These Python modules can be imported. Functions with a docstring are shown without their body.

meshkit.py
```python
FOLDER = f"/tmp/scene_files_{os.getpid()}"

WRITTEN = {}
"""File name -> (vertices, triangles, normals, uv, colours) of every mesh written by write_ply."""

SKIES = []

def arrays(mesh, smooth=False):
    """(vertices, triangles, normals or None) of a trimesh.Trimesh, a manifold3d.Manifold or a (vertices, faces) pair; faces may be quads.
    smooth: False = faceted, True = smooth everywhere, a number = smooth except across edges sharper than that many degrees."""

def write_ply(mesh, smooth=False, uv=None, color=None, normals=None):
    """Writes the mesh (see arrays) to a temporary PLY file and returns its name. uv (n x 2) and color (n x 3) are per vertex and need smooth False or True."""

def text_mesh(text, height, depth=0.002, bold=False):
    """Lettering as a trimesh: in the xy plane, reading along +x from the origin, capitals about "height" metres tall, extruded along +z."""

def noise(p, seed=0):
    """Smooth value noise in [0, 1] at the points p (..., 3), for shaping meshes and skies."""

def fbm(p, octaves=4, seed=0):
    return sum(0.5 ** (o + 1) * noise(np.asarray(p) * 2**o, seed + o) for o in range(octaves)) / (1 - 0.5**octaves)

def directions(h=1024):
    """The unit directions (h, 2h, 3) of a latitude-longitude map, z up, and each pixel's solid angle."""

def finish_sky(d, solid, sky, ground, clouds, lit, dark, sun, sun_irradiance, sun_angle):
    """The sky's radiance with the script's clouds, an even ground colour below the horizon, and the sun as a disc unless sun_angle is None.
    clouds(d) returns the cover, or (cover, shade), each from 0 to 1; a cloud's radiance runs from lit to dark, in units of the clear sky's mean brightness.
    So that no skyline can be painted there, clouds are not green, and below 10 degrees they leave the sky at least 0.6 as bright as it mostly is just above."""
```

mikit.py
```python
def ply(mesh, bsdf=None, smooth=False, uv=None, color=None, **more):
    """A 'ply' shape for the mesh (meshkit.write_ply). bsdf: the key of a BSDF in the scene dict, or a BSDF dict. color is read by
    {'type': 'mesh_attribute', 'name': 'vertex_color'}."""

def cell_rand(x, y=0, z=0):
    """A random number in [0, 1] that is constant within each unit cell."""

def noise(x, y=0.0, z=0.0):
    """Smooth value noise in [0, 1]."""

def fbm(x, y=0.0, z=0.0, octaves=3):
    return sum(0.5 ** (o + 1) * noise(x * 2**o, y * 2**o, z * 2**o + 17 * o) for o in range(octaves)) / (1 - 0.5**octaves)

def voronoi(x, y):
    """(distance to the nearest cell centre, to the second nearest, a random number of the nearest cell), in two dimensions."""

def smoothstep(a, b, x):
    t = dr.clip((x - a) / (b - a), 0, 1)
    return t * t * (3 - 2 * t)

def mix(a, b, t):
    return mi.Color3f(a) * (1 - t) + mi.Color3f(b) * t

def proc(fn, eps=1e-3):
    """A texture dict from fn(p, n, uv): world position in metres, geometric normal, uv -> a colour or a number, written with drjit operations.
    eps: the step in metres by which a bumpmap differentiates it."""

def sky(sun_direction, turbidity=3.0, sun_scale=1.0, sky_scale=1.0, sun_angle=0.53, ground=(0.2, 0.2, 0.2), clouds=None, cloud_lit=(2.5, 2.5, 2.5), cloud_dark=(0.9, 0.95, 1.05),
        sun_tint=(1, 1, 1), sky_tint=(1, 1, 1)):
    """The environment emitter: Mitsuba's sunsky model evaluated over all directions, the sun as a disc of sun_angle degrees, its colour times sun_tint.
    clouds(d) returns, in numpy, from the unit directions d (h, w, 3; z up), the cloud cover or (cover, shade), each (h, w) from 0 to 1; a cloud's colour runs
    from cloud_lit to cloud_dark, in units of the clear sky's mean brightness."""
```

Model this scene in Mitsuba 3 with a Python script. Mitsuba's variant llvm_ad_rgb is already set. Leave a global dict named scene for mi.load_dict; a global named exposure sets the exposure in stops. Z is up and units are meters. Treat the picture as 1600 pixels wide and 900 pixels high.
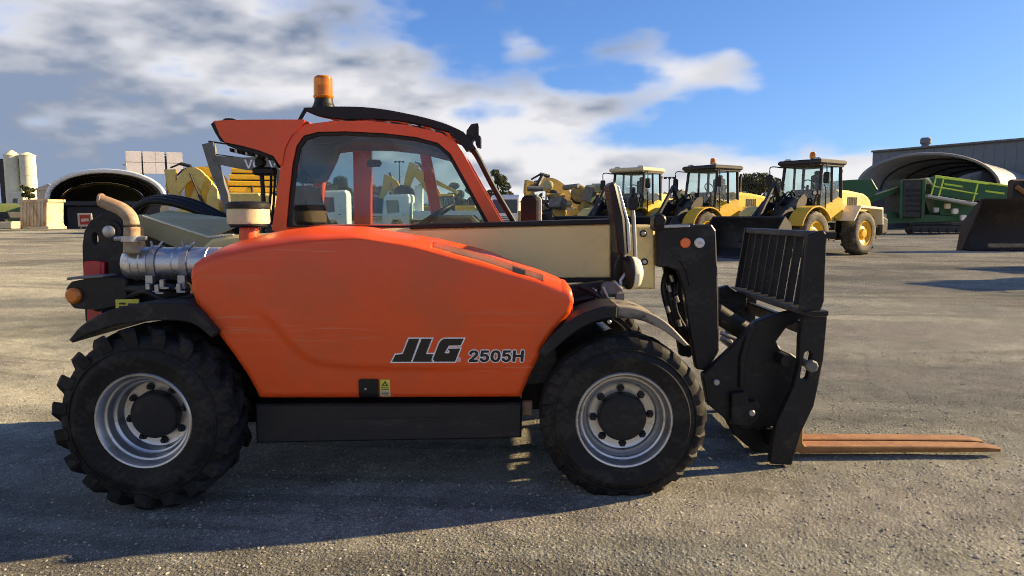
import math, random
import numpy as np, trimesh, shapely
import shapely.geometry as sg
import shapely.affinity as sa
import drjit as dr
import mitsuba as mi
import mikit, meshkit
from mikit import noise, fbm, voronoi, cell_rand, smoothstep, mix, proc

T = mi.ScalarTransform4f
random.seed(7); rng = np.random.default_rng(7)
scene, labels = {}, {}

# ------------------------------------------------------------------ camera, sky, exposure
EYE = 1.345                       # height of the lens
PITCH = math.atan(112 / 1085)     # tilted a little down
FOC = 1085 / 1600                 # focal length in picture widths
CP, SP = math.cos(PITCH), math.sin(PITCH)
scene['camera'] = {'type': 'perspective', 'fov': math.degrees(2 * math.atan(0.5 / FOC)), 'fov_axis': 'x', 'near_clip': 0.05, 'far_clip': 4000.0,
                   'to_world': T().look_at(origin=[0, 0, EYE], target=[0, CP, EYE - SP], up=[0, 0, 1])}
exposure = 3.2
SUN_AZ, SUN_EL = math.radians(13), math.radians(23)
SUN = [math.cos(SUN_AZ) * math.cos(SUN_EL), math.sin(SUN_AZ) * math.cos(SUN_EL), math.sin(SUN_EL)]

def sstep(a, b, x):
    t = np.clip((x - a) / (b - a), 0, 1)
    return t * t * (3 - 2 * t)

def clouds(d):
    az = np.degrees(np.arctan2(d[..., 0], d[..., 1]))
    el = np.degrees(np.arcsin(np.clip(d[..., 2], -1, 1)))
    q = d / (d[..., 2:3] + 0.16)
    n1 = meshkit.fbm(q * np.array([0.75, 1.3, 1.0]) + [3.1, 7.7, 0], 6, 3)
    n2 = meshkit.fbm(np.stack([az / 6.0, el / 2.2 - az / 40, 0 * az], -1) + [5.2, 1.3, 0], 7, 11)
    n = 0.5 + 1.7 * (0.42 * n1 + 0.58 * n2 - 0.5)
    def blob(a, e, w, h, k=1.0):
        return k * np.exp(-((az - a) / w) ** 2 - ((el - e) / h) ** 2)
    bias = -0.20 + 0.20 * sstep(75, 120, np.abs(az)) * sstep(48, 25, el)  # cloud cover behind the lens, added to brighten the shaded side
    left = sstep(0.5, -15, az + (el - 8) * 0.8) * (1 - sstep(120, 165, np.abs(az))) * (1 - 0.75 * sstep(24, 42, el))
    bias = bias + 0.50 * left + 0.28 * left * sstep(9, 3, el)
    bias = bias + blob(1, 7.6, 10.0, 2.6, 0.50) + blob(13.4, 11.1, 3.4, 1.3, 0.46) + blob(17.4, 12.4, 1.9, 1.1, 0.34) + blob(18.6, 9.9, 2.6, 1.0, 0.36) + blob(0.5, 13.6, 2.0, 1.3, 0.30)
    bias = bias + blob(-3, 4.0, 14, 2.6, 0.52) + blob(-8.0, 16.5, 4.5, 3.0, 0.16)
    bias = bias + 1.15 * np.exp(-((el - 1.0) / 3.0) ** 2) * sstep(-6, 2, az)
    bias = bias - blob(-14.5, 14.2, 5.0, 2.0, 0.22) - blob(-3, 14.6, 4.5, 2.6, 0.22) + blob(-8.5, 11.5, 3.0, 3.0, 0.12) - blob(26, 13, 14, 6, 0.25)
    cover = sstep(0.38, 0.78, n + bias)
    shade = np.clip(0.05 + 2.7 * (n2 - 0.46) + 1.05 * sstep(10.5, 4.5, el) * sstep(-5, -20, az) * sstep(-110, -60, az) + 0.16 * sstep(0, -25, az) + 0.5 * (n1 - 0.5), 0, 1)
    shade = shade * (1 - 0.55 * sstep(6, 13, az))
    return cover * 0.97, shade

scene['sky'] = mikit.sky(SUN, turbidity=3.0, sun_scale=1.0, sky_scale=0.39, ground=(0.2, 0.18, 0.15), clouds=clouds,
                         cloud_lit=(2.9, 2.84, 2.86), cloud_dark=(0.70, 0.88, 1.24), sun_tint=(1.0, 0.97, 0.84), sky_tint=(0.68, 1.0, 1.65))

# ------------------------------------------------------------------ helpers
def W(px, py, y):
    """Point at distance y in front of the lens that was surveyed at (px, py) of the 1600-wide photograph."""
    u, v = (px - 800) / 1085, (450 - py) / 1085
    dy = CP + SP * v
    t = y / dy
    return np.array([u * t, y, EYE + (-SP + CP * v) * t])

def XZ(pts, y):
    return [tuple(W(a, b, y)[[0, 2]]) for a, b in pts]

def ground_z(x, y):
    x, y = np.asarray(x, float), np.asarray(y, float)
    w = np.exp(-(np.abs(x) / 4.2) ** 4 - (np.abs(y - 3.8) / 4.5) ** 4)
    z = (0.036 * np.minimum(x - 0.53, 0) - 0.012 * sstep(0.6, 1.3, x)) * w
    p = np.stack([x, y, 0 * x], -1)
    z = z + (meshkit.fbm(p * 0.35, 3, 5) - 0.5) * 0.05 * (1 - w) + (meshkit.fbm(p * 2.2, 2, 9) - 0.5) * 0.016
    return z

def mat(name, d):
    scene[name] = d; return name

def add(key, mesh, m, smooth=35, **more):
    base, n = key, 0
    while key in scene or key in labels and '__' in key:
        n += 1; key = f'{base}_{n:03d}'
    scene[key] = mikit.ply(mesh, m, smooth, **more)
    return key

used = set()
def thing(name, label, cat, group=None, kind=None):
    key, n = name, 0
    while key in used:
        n += 1; key = f'{name}_{n:03d}'
    used.add(key)
    labels[key] = {'label': label, 'category': cat}
    if group: labels[key]['group'] = group
    if kind: labels[key]['kind'] = kind
    return key

def cat(*ms):
    return trimesh.util.concatenate([m for m in ms if m is not None])

def ring_offset(ring, b):
    p = np.asarray(ring, float)
    a, c = np.roll(p, 1, 0), np.roll(p, -1, 0)
    d1 = (p - a) / (np.linalg.norm(p - a, axis=1, keepdims=True) + 1e-12)
    d2 = (c - p) / (np.linalg.norm(c - p, axis=1, keepdims=True) + 1e-12)
    n1, n2 = np.stack([-d1[:, 1], d1[:, 0]], 1), np.stack([-d2[:, 1], d2[:, 0]], 1)
    m = n1 + n2
    m /= np.maximum(np.linalg.norm(m, axis=1, keepdims=True), 1e-9)
    k = b / np.maximum((m * n1).sum(1, keepdims=True), 0.5)
    return p + m * k

def extrude(poly, h0, h1, bevel=0.0):
    """Extrudes a polygon of the (a, b) plane along c from h0 to h1 with chamfered rims; returns arrays in (a, b, c)."""
    poly = poly if isinstance(poly, sg.Polygon) else sg.Polygon(poly)
    poly = sg.polygon.orient(poly.buffer(0) if not poly.is_valid else poly, 1.0)
    if poly.geom_type != 'Polygon':
        poly = max(poly.geoms, key=lambda g: g.area)
    rings = [np.array(r.coords)[:-1] for r in [poly.exterior, *poly.interiors]]
    V, F, n = [], [], 0
    inset = [ring_offset(r, bevel) if bevel else r for r in rings]
    for r, q in zip(rings, inset):
        k = len(r)
        levels = [(q, h0), (r, h0 + bevel), (r, h1 - bevel), (q, h1)] if bevel else [(r, h0), (r, h1)]
        for pts, h in levels:
            V.append(np.column_stack([pts, np.full(k, h)]))
        i = np.arange(k); j = (i + 1) % k
        for l in range(len(levels) - 1):
            a, b = n + l * k, n + (l + 1) * k
            F.append(np.column_stack([a + i, a + j, b + j])); F.append(np.column_stack([a + i, b + j, b + i]))
        n += k * len(levels)
    cap = sg.Polygon(inset[0], inset[1:])
    cv, cf = trimesh.creation.triangulate_polygon(cap if cap.is_valid else poly, engine='earcut')
    for h, flip in ((h0, True), (h1, False)):
        V.append(np.column_stack([cv, np.full(len(cv), h)]))
        f = np.asarray(cf)
        a, b, c = cv[f[:, 0]], cv[f[:, 1]], cv[f[:, 2]]
        s = (b[:, 0] - a[:, 0]) * (c[:, 1] - a[:, 1]) - (b[:, 1] - a[:, 1]) * (c[:, 0] - a[:, 0])
        f = np.where((s < 0)[:, None], f[:, ::-1], f)
        F.append((f[:, ::-1] if flip else f) + n); n += len(cv)
    return trimesh.Trimesh(np.vstack(V), np.vstack(F), process=False)

def slab(pts, y0, y1, bevel=0.006):
    """Side profile in (x, z), extruded across the y direction."""
    m = extrude(pts, -y1, -y0, bevel)
    v = m.vertices
    return trimesh.Trimesh(np.column_stack([v[:, 0], -v[:, 2], v[:, 1]]), m.faces, process=False)

def slab_px(pts, y0, y1, bevel=0.006):
    return slab(XZ(pts, y0), y0, y1, bevel)

def plan(pts, z0, z1, bevel=0.006):
    return extrude(pts, z0, z1, bevel)

def box(c, s, b=0.01, rz=0.0, ry=0.0):
    x, y, z = np.asarray(s, float) / 2
    b = min(b, x * 0.9, y * 0.9, z * 0.9)
    m = extrude([(-x, -y), (x, -y), (x, y), (-x, y)], -z, z, b)
    if ry: m.apply_transform(trimesh.transformations.rotation_matrix(ry, [0, 1, 0]))
    if rz: m.apply_transform(trimesh.transformations.rotation_matrix(rz, [0, 0, 1]))
    m.apply_translation(c); return m

def tube(pts, r, sides=12):
    p = np.asarray(pts, float)
    r = np.broadcast_to(r, (len(p),))
    t = np.gradient(p, axis=0); t /= np.linalg.norm(t, axis=1, keepdims=True) + 1e-12
    ref = np.array([0, 0, 1.0]) if abs(t[:, 2]).mean() < 0.8 else np.array([0, 1.0, 0])
    a = np.cross(t, ref); a /= np.linalg.norm(a, axis=1, keepdims=True) + 1e-12
    b = np.cross(t, a)
    ang = np.arange(sides) * 2 * np.pi / sides
    v = p[:, None] + r[:, None, None] * (np.cos(ang)[None, :, None] * a[:, None] + np.sin(ang)[None, :, None] * b[:, None])
    n = len(p); V = np.vstack([v.reshape(-1, 3), p[:1], p[-1:]])
    i, j = np.meshgrid(np.arange(n - 1), np.arange(sides), indexing='ij'); j2 = (j + 1) % sides
    q = np.stack([i * sides + j, i * sides + j2, (i + 1) * sides + j2, (i + 1) * sides + j], -1).reshape(-1, 4)
    k = np.arange(sides); k2 = (k + 1) % sides
    F = np.vstack([q[:, [0, 1, 2]], q[:, [0, 2, 3]], np.column_stack([np.full(sides, n * sides), k2, k]),
                   np.column_stack([np.full(sides, n * sides + 1), (n - 1) * sides + k, (n - 1) * sides + k2])])
    m = trimesh.Trimesh(V, F, process=False); m.invert(); return m

def curve(pts, n=8):
    """Catmull-Rom through the points."""
    p = np.asarray(pts, float); p = np.vstack([2 * p[0] - p[1], p, 2 * p[-1] - p[-2]])
    out = []
    for i in range(1, len(p) - 2):
        for t in np.linspace(0, 1, n, endpoint=False):
            a, b, c, d = p[i - 1], p[i], p[i + 1], p[i + 2]
            out.append(0.5 * (2 * b + (c - a) * t + (2 * a - 5 * b + 4 * c - d) * t * t + (3 * b - a - 3 * c + d) * t ** 3))
    return np.array(out + [p[-2]])

def lathe(prof, n=48, axis='y', at=(0, 0, 0), closed=False):
    """prof: (radius, height along the axis); turned round y, z or x."""
    pr = np.asarray(prof, float)
    if closed: pr = np.vstack([pr, pr[:1]])
    a = np.arange(n) * 2 * np.pi / n
    r, h = pr[:, 0][:, None], pr[:, 1][:, None]
    c, s, hh = r * np.cos(a), r * np.sin(a), h + 0 * a
    v = {'y': (c, hh, s), 'z': (c, s, hh), 'x': (hh, c, s)}[axis]
    V = np.stack(v, -1).reshape(-1, 3)
    k = len(pr); i, j = np.meshgrid(np.arange(k - 1), np.arange(n), indexing='ij'); j2 = (j + 1) % n
    q = np.stack([i * n + j, i * n + j2, (i + 1) * n + j2, (i + 1) * n + j], -1).reshape(-1, 4)
    F = np.vstack([q[:, [0, 1, 2]], q[:, [0, 2, 3]]])
    m = trimesh.Trimesh(V, F, process=False)
    m.merge_vertices(); m.update_faces(m.nondegenerate_faces()); trimesh.repair.fix_normals(m)
    m.apply_translation(at); return m

def rod(a, b, r, sides=14):
    return tube([a, b], r, sides)

def disc(c, r, t, axis='y', n=28, b=None):
    b = min(r, t) * 0.25 if b is None else b
    return lathe([(0, -t / 2), (r - b, -t / 2), (r, -t / 2 + b), (r, t / 2 - b), (r - b, t / 2), (0, t / 2)], n, axis, c)

def moved(m, M):
    m = m.copy(); m.apply_transform(M); return m

def pose(x, y, z, rz):
    M = trimesh.transformations.rotation_matrix(rz, [0, 0, 1]); M[:3, 3] = [x, y, z]; return M

def local_tris(poly):
    v, f = trimesh.creation.triangulate_polygon(poly, engine='earcut'); return v, f

def copy_thing(src, label, M, cat_=None, group=None, swap=None):
    """Another individual of a thing: entries of its own that share the meshes, standing under the matrix M."""
    name = src.rstrip('0123456789').rstrip('_')
    k = thing(name, label, cat_ or labels[src]['category'], group or labels[src].get('group'))
    for key in [q for q in scene if q.startswith(src + '__')]:
        d = dict(scene[key]); d['to_world'] = T(M.tolist())
        if swap and d.get('bsdf', {}).get('id') in swap: d['bsdf'] = {'type': 'ref', 'id': swap[d['bsdf']['id']]}
        scene[k + key[len(src):]] = d
    return k

# ------------------------------------------------------------------ materials
def grime(base, dirt, amount=0.35, scale=6.0, streak=1.0, lo=0.5, hi=0.75):
    def f(p, n, uv):
        a = fbm(p.x * scale, p.y * scale, p.z * scale * streak, 4)
        b = fbm(p.x * scale * 6 + 9, p.y * scale * 6, p.z * scale * 6 * streak, 3)
        return mix(base, dirt, amount * smoothstep(lo, hi, 0.6 * a + 0.4 * b))
    return proc(f)

def rough(lo, hi, scale=9.0):
    return proc(lambda p, n, uv: lo + (hi - lo) * fbm(p.x * scale, p.y * scale, p.z * scale, 3))

def paint(name, base, dirt, amount=0.35, scale=6.0, r=(0.28, 0.5), clear=0.0, metallic=0.0, streak=1.0, spec=0.5, lo=0.5, hi=0.75):
    d = {'type': 'principled', 'base_color': grime(base, dirt, amount, scale, streak, lo, hi), 'roughness': rough(*r), 'metallic': metallic, 'specular': spec}
    if clear: d.update(clearcoat=clear, clearcoat_gloss=0.85)
    return mat(name, {'type': 'twosided', 'b': d})

def plain(name, base, r=0.5, metallic=0.0, spec=0.5, **more):
    return mat(name, {'type': 'twosided', 'b': {'type': 'principled', 'base_color': {'type': 'rgb', 'value': list(base)}, 'roughness': r, 'metallic': metallic, 'specular': spec, **more}})

ORANGE = paint('orange_paint', (0.74, 0.082, 0.010), (0.42, 0.12, 0.05), 0.35, 3.0, (0.28, 0.44), 0.3)
def hood_paint(p, n, uv):
    a = fbm(p.x * 3, p.y * 3, p.z * 3, 4)
    c = mix((0.75, 0.078, 0.008), (0.50, 0.095, 0.028), 0.42 * smoothstep(0.46, 0.72, a))
    wipe = smoothstep(0.60, 0.74, fbm(p.x * 1.6, p.y * 4, p.z * 34, 3)) * smoothstep(0.45, 0.65, fbm(p.x * 2.1 + 4, 3.0, p.z * 2.5, 2))
    c = mix(c, (0.62, 0.17, 0.075), 0.26 * wipe)
    scr = smoothstep(0.80, 0.86, noise(p.x * 5 + 0.8 * noise(p.x * 3, p.z * 3), 2.0, p.z * 260)) * smoothstep(0.62, 0.75, fbm(p.x * 2.2 + 9, 1.0, p.z * 5, 2))
    c = mix(c, (0.66, 0.34, 0.22), 0.28 * scr)
    k, _, r = voronoi(p.x * 38, p.z * 38)
    return mix(c, (0.30, 0.20, 0.12), 0.55 * smoothstep(0.12, 0.05, k) * smoothstep(0.86, 0.93, r))
HOODPAINT = mat('hood_paint', {'type': 'twosided', 'b': {'type': 'principled', 'base_color': proc(hood_paint), 'roughness': rough(0.24, 0.42, 5.0), 'clearcoat': 0.35, 'clearcoat_gloss': 0.85}})
TAN = paint('tan_paint', (0.82, 0.67, 0.30), (0.58, 0.46, 0.22), 0.4, 4.0, (0.35, 0.5), 0.2)
OLIVE = paint('olive_paint', (0.40, 0.36, 0.19), (0.28, 0.25, 0.15), 0.5, 5.0, (0.4, 0.6))
BLACK = paint('black_paint', (0.012, 0.012, 0.014), (0.05, 0.045, 0.04), 0.5, 8.0, (0.35, 0.6), spec=0.3)
SILL = paint('black_sill_paint', (0.012, 0.012, 0.013), (0.045, 0.042, 0.04), 0.7, 4.0, (0.5, 0.75), streak=4)
PLASTIC = paint('black_plastic', (0.016, 0.016, 0.018), (0.07, 0.062, 0.05), 0.45, 7.0, (0.45, 0.7), spec=0.3)
DUSTY = paint('dusty_plastic', (0.022, 0.022, 0.023), (0.24, 0.21, 0.165), 0.95, 5.0, (0.5, 0.8), lo=0.36, hi=0.62)
RUBBER = paint('tyre_rubber', (0.008, 0.008, 0.009), (0.042, 0.038, 0.032), 0.7, 9.0, (0.55, 0.85), spec=0.3, lo=0.42, hi=0.72)
OLDRUBBER = paint('dusty_tyre_rubber', (0.03, 0.028, 0.026), (0.16, 0.14, 0.11), 0.8, 4.0, (0.7, 0.9), lo=0.35, hi=0.65)
SILVER = paint('silver_rim_paint', (0.55, 0.56, 0.58), (0.22, 0.20, 0.18), 0.55, 12.0, (0.24, 0.40), metallic=0.85)
STEEL = paint('bare_steel', (0.42, 0.42, 0.43), (0.2, 0.17, 0.14), 0.5, 14.0, (0.3, 0.5), metallic=0.8)
GALV = paint('muffler_steel', (0.55, 0.56, 0.58), (0.30, 0.27, 0.24), 0.55, 10.0, (0.2, 0.4), metallic=0.85)
RUSTPIPE = paint('rusty_pipe', (0.36, 0.295, 0.20), (0.27, 0.14, 0.075), 0.7, 9.0, (0.6, 0.8), lo=0.35, hi=0.65)
FORKRUST = paint('rusty_fork_steel', (0.33, 0.165, 0.058), (0.19, 0.085, 0.034), 0.8, 7.0, (0.55, 0.75), lo=0.35, hi=0.7)
CREAM = paint('cream_paint', (0.62, 0.52, 0.32), (0.42, 0.33, 0.2), 0.35, 8.0, (0.35, 0.55))
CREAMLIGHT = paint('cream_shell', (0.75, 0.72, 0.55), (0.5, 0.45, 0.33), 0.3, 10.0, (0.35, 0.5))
WHITE = paint('white_paint', (0.76, 0.77, 0.75), (0.45, 0.42, 0.36), 0.35, 2.0, (0.3, 0.5))
DECALWHITE = plain('decal_white', (0.8, 0.8, 0.8), 0.4)
DECALBLACK = plain('decal_black', (0.009, 0.009, 0.011), 0.35)
STICKER = plain('sticker_yellow', (0.62, 0.56, 0.07), 0.5)
STICKERPALE = plain('sticker_pale', (0.6, 0.55, 0.36), 0.5)
REDLENS = plain('red_lens', (0.42, 0.012, 0.03), 0.15, clearcoat=1.0)
AMBERLENS = plain('amber_lens_solid', (0.62, 0.17, 0.012), 0.2, clearcoat=1.0)
REFLORANGE = plain('orange_reflector', (0.85, 0.16, 0.02), 0.3, clearcoat=1.0)
REFLWHITE = plain('white_reflector', (0.6, 0.6, 0.62), 0.3, clearcoat=1.0)
AMBER = mat('amber_lens', {'type': 'principled', 'base_color': {'type': 'rgb', 'value': [0.95, 0.30, 0.02]}, 'roughness': 0.18, 'spec_trans': 0.55, 'eta': 1.45})
TINT = mat('tinted_glass', {'type': 'thindielectric', 'int_ior': 1.5, 'specular_transmittance': {'type': 'rgb', 'value': [0.58, 0.70, 0.68]}})
CLEAR = mat('clear_glass', {'type': 'thindielectric', 'int_ior': 1.5, 'specular_transmittance': {'type': 'rgb', 'value': [0.8, 0.92, 0.9]}})
DARKGLASS = plain('dark_window', (0.015, 0.02, 0.022), 0.08, clearcoat=1.0)
MIRRORGLASS = plain('mirror_glass', (0.8, 0.8, 0.82), 0.04, 1.0)
SEATCLOTH = plain('seat_cloth', (0.022, 0.023, 0.025), 0.85)
HEADLINER = plain('cab_trim', (0.06, 0.065, 0.07), 0.8)
YELLOW = paint('yellow_paint', (0.66, 0.40, 0.018), (0.34, 0.22, 0.06), 0.5, 1.6, (0.35, 0.55), lo=0.45, hi=0.75)
PALEYELLOW = paint('faded_yellow_paint', (0.66, 0.50, 0.14), (0.40, 0.30, 0.14), 0.5, 1.8, (0.4, 0.6), lo=0.42, hi=0.72)
BROWNYELLOW = paint('muddy_yellow_paint', (0.45, 0.29, 0.05), (0.2, 0.14, 0.07), 0.8, 1.5, (0.5, 0.7), lo=0.35, hi=0.65)
MACHINEGREY = paint('machine_grey', (0.15, 0.147, 0.138), (0.08, 0.07, 0.055), 0.7, 1.4, (0.45, 0.65), lo=0.4, hi=0.7)
DARKSTEEL = paint('dark_machine_steel', (0.018, 0.019, 0.023), (0.07, 0.06, 0.05), 0.6, 2.2, (0.45, 0.7))
GREEN = paint('green_paint', (0.012, 0.085, 0.028), (0.06, 0.075, 0.045), 0.5, 1.2, (0.4, 0.6))
LIME = plain('lime_rail_paint', (0.45, 0.62, 0.05), 0.5)
WALKGREY = plain('galvanised_walkway', (0.42, 0.43, 0.43), 0.5, 0.4)
BUCKETDARK = paint('worn_bucket_steel', (0.016, 0.012, 0.012), (0.06, 0.03, 0.02), 0.6, 1.5, (0.55, 0.75))
FABRIC = paint('shelter_fabric', (0.60, 0.62, 0.66), (0.4, 0.4, 0.42), 0.35, 0.35, (0.5, 0.7))
DARKFABRIC = paint('dark_shelter_fabric', (0.16, 0.155, 0.145), (0.10, 0.10, 0.095), 0.6, 0.3, (0.6, 0.8))
CONTAINER = paint('navy_container_paint', (0.014, 0.018, 0.028), (0.04, 0.03, 0.025), 0.5, 0.8, (0.5, 0.7))
SHEDGREY = paint('grey_cladding', (0.135, 0.165, 0.20), (0.105, 0.125, 0.15), 0.4, 0.15, (0.5, 0.7))
BEIGECLAD = paint('beige_cladding', (0.55, 0.46, 0.36), (0.42, 0.35, 0.28), 0.4, 0.2, (0.5, 0.7))
SILOCREAM = paint('silo_cream', (0.66, 0.64, 0.48), (0.45, 0.42, 0.30), 0.4, 0.25, (0.4, 0.6))
RUSTYCREAM = paint('rust_streaked_cream', (0.62, 0.50, 0.32), (0.36, 0.17, 0.07), 0.9, 1.1, (0.5, 0.7), streak=0.25, lo=0.42, hi=0.68)
BOARDWHITE = paint('billboard_white', (0.78, 0.74, 0.72), (0.6, 0.5, 0.46), 0.35, 0.3, (0.5, 0.7))
REDSIGN = plain('red_sign_paint', (0.35, 0.03, 0.025), 0.5)
BARK = plain('tree_bark', (0.09, 0.07, 0.05), 0.9)
def leafmat(name, a, b):
    f = lambda p, n, uv: mix(a, b, cell_rand(p.x * 1.7, p.y * 1.7, p.z * 1.7))
    return mat(name, {'type': 'twosided', 'b': {'type': 'principled', 'base_color': proc(f), 'roughness': 0.7, 'specular': 0.3}})
LEAF = leafmat('dark_leaves', (0.035, 0.05, 0.018), (0.075, 0.085, 0.03))
LEAFGREY = leafmat('grey_green_leaves', (0.06, 0.07, 0.04), (0.11, 0.115, 0.065))

# ground and stones
def ground_colour(p, n, uv):
    far = smoothstep(9.0, 30.0, dr.sqrt(p.x * p.x + p.y * p.y))
    patch = fbm(p.x * 0.28 + 3, p.y * 0.55, 0.0, 4)
    patch2 = fbm(p.x * 0.9 + 11, p.y * 2.2, 4.0, 4)
    track = fbm(p.x * 0.10 + 40, p.y * 1.1 + p.x * 0.12, 7.0, 4)
    base = mix((0.134, 0.142, 0.131), (0.308, 0.304, 0.252), smoothstep(0.3, 0.72, patch * 0.6 + patch2 * 0.4))
    base = mix(base, (0.20, 0.19, 0.175), 0.65 * smoothstep(0.47, 0.62, track))
    damp = smoothstep(0.50, 0.66, fbm(p.x * 0.42 + 21, p.y * 0.42 + 5, 2.0, 5))
    base = base * (1 - 0.30 * damp)
    rut = smoothstep(0.55, 0.7, fbm(p.x * 0.35 + 3, (p.y + 0.16 * p.x) * 5.5, 3.0, 3)) * smoothstep(0.42, 0.6, fbm(p.x * 0.12, p.y * 0.3, 9.0, 2))
    base = base * (1 - 0.30 * rut)
    d1, d2, r = voronoi(p.x * 62, p.y * 62)
    e1, e2, s = voronoi(p.x * 135 + 5, p.y * 135)
    g = (0.55 + 0.9 * r) * smoothstep(0.0, 0.22, d2 - d1) * 0.55 + (0.6 + 0.8 * s) * 0.45
    k, _, t2 = voronoi(p.x * 17, p.y * 17)
    speck = mix((1, 1, 1), (1.7, 1.66, 1.55), smoothstep(0.16, 0.10, k) * smoothstep(0.6, 0.75, t2))
    fine = fbm(p.x * 9, p.y * 9, 1.0, 4)
    c1, c2, rc = voronoi(p.x * 24 + 7, p.y * 24)
    fine = fine * (0.88 + 0.24 * rc)
    return dr.clip(base * (0.18 + 0.88 * g) * (0.68 + 0.64 * fine) * speck, 0.02, 0.75)

def ground_height(p, n, uv):
    d1, d2, r = voronoi(p.x * 62, p.y * 62)
    k1, k2, t = voronoi(p.x * 135 + 5, p.y * 135)
    return 0.0042 * (1 - d1) * (0.3 + r) + 0.0022 * (1 - k1) + 0.012 * fbm(p.x * 7, p.y * 7, 0.0, 3)
GROUND = mat('gravel_ground', {'type': 'twosided', 'b': {'type': 'bumpmap', 'arbitrary': proc(ground_height, eps=2e-3), 'scale': 1.0,
             'b': {'type': 'principled', 'base_color': proc(ground_colour), 'roughness': 0.9, 'specular': 0.25}}})
STONE = mat('loose_stone', {'type': 'twosided', 'b': {'type': 'principled', 'base_color': proc(lambda p, n, uv: mix((0.17, 0.16, 0.14), (0.44, 0.41, 0.35), dr.square(cell_rand(p.x * 45, p.y * 45, 2)))), 'roughness': 0.85}})

# ------------------------------------------------------------------ ground
xs = np.unique(np.concatenate([np.linspace(-6, 6, 161), np.linspace(-30, 30, 121), np.linspace(-120, 120, 81), np.linspace(-1500, 1500, 41)]))
ys = np.unique(np.concatenate([np.linspace(0.5, 9, 121), np.linspace(-8, 40, 97), np.linspace(-60, 150, 71), np.linspace(-600, 1500, 43)]))
gx, gy = np.meshgrid(xs, ys)
gv = np.stack([gx, gy, ground_z(gx, gy)], -1).reshape(-1, 3)
gi, gj = np.meshgrid(np.arange(len(ys) - 1), np.arange(len(xs) - 1), indexing='ij')
nx_ = len(xs)
gq = np.stack([gi * nx_ + gj, gi * nx_ + gj + 1, (gi + 1) * nx_ + gj + 1, (gi + 1) * nx_ + gj], -1).reshape(-1, 4)
add('ground', (gv, gq), GROUND, True)
labels['ground'] = {'label': 'grey and tan gravel yard under all the machines', 'category': 'ground', 'kind': 'structure'}

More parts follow.
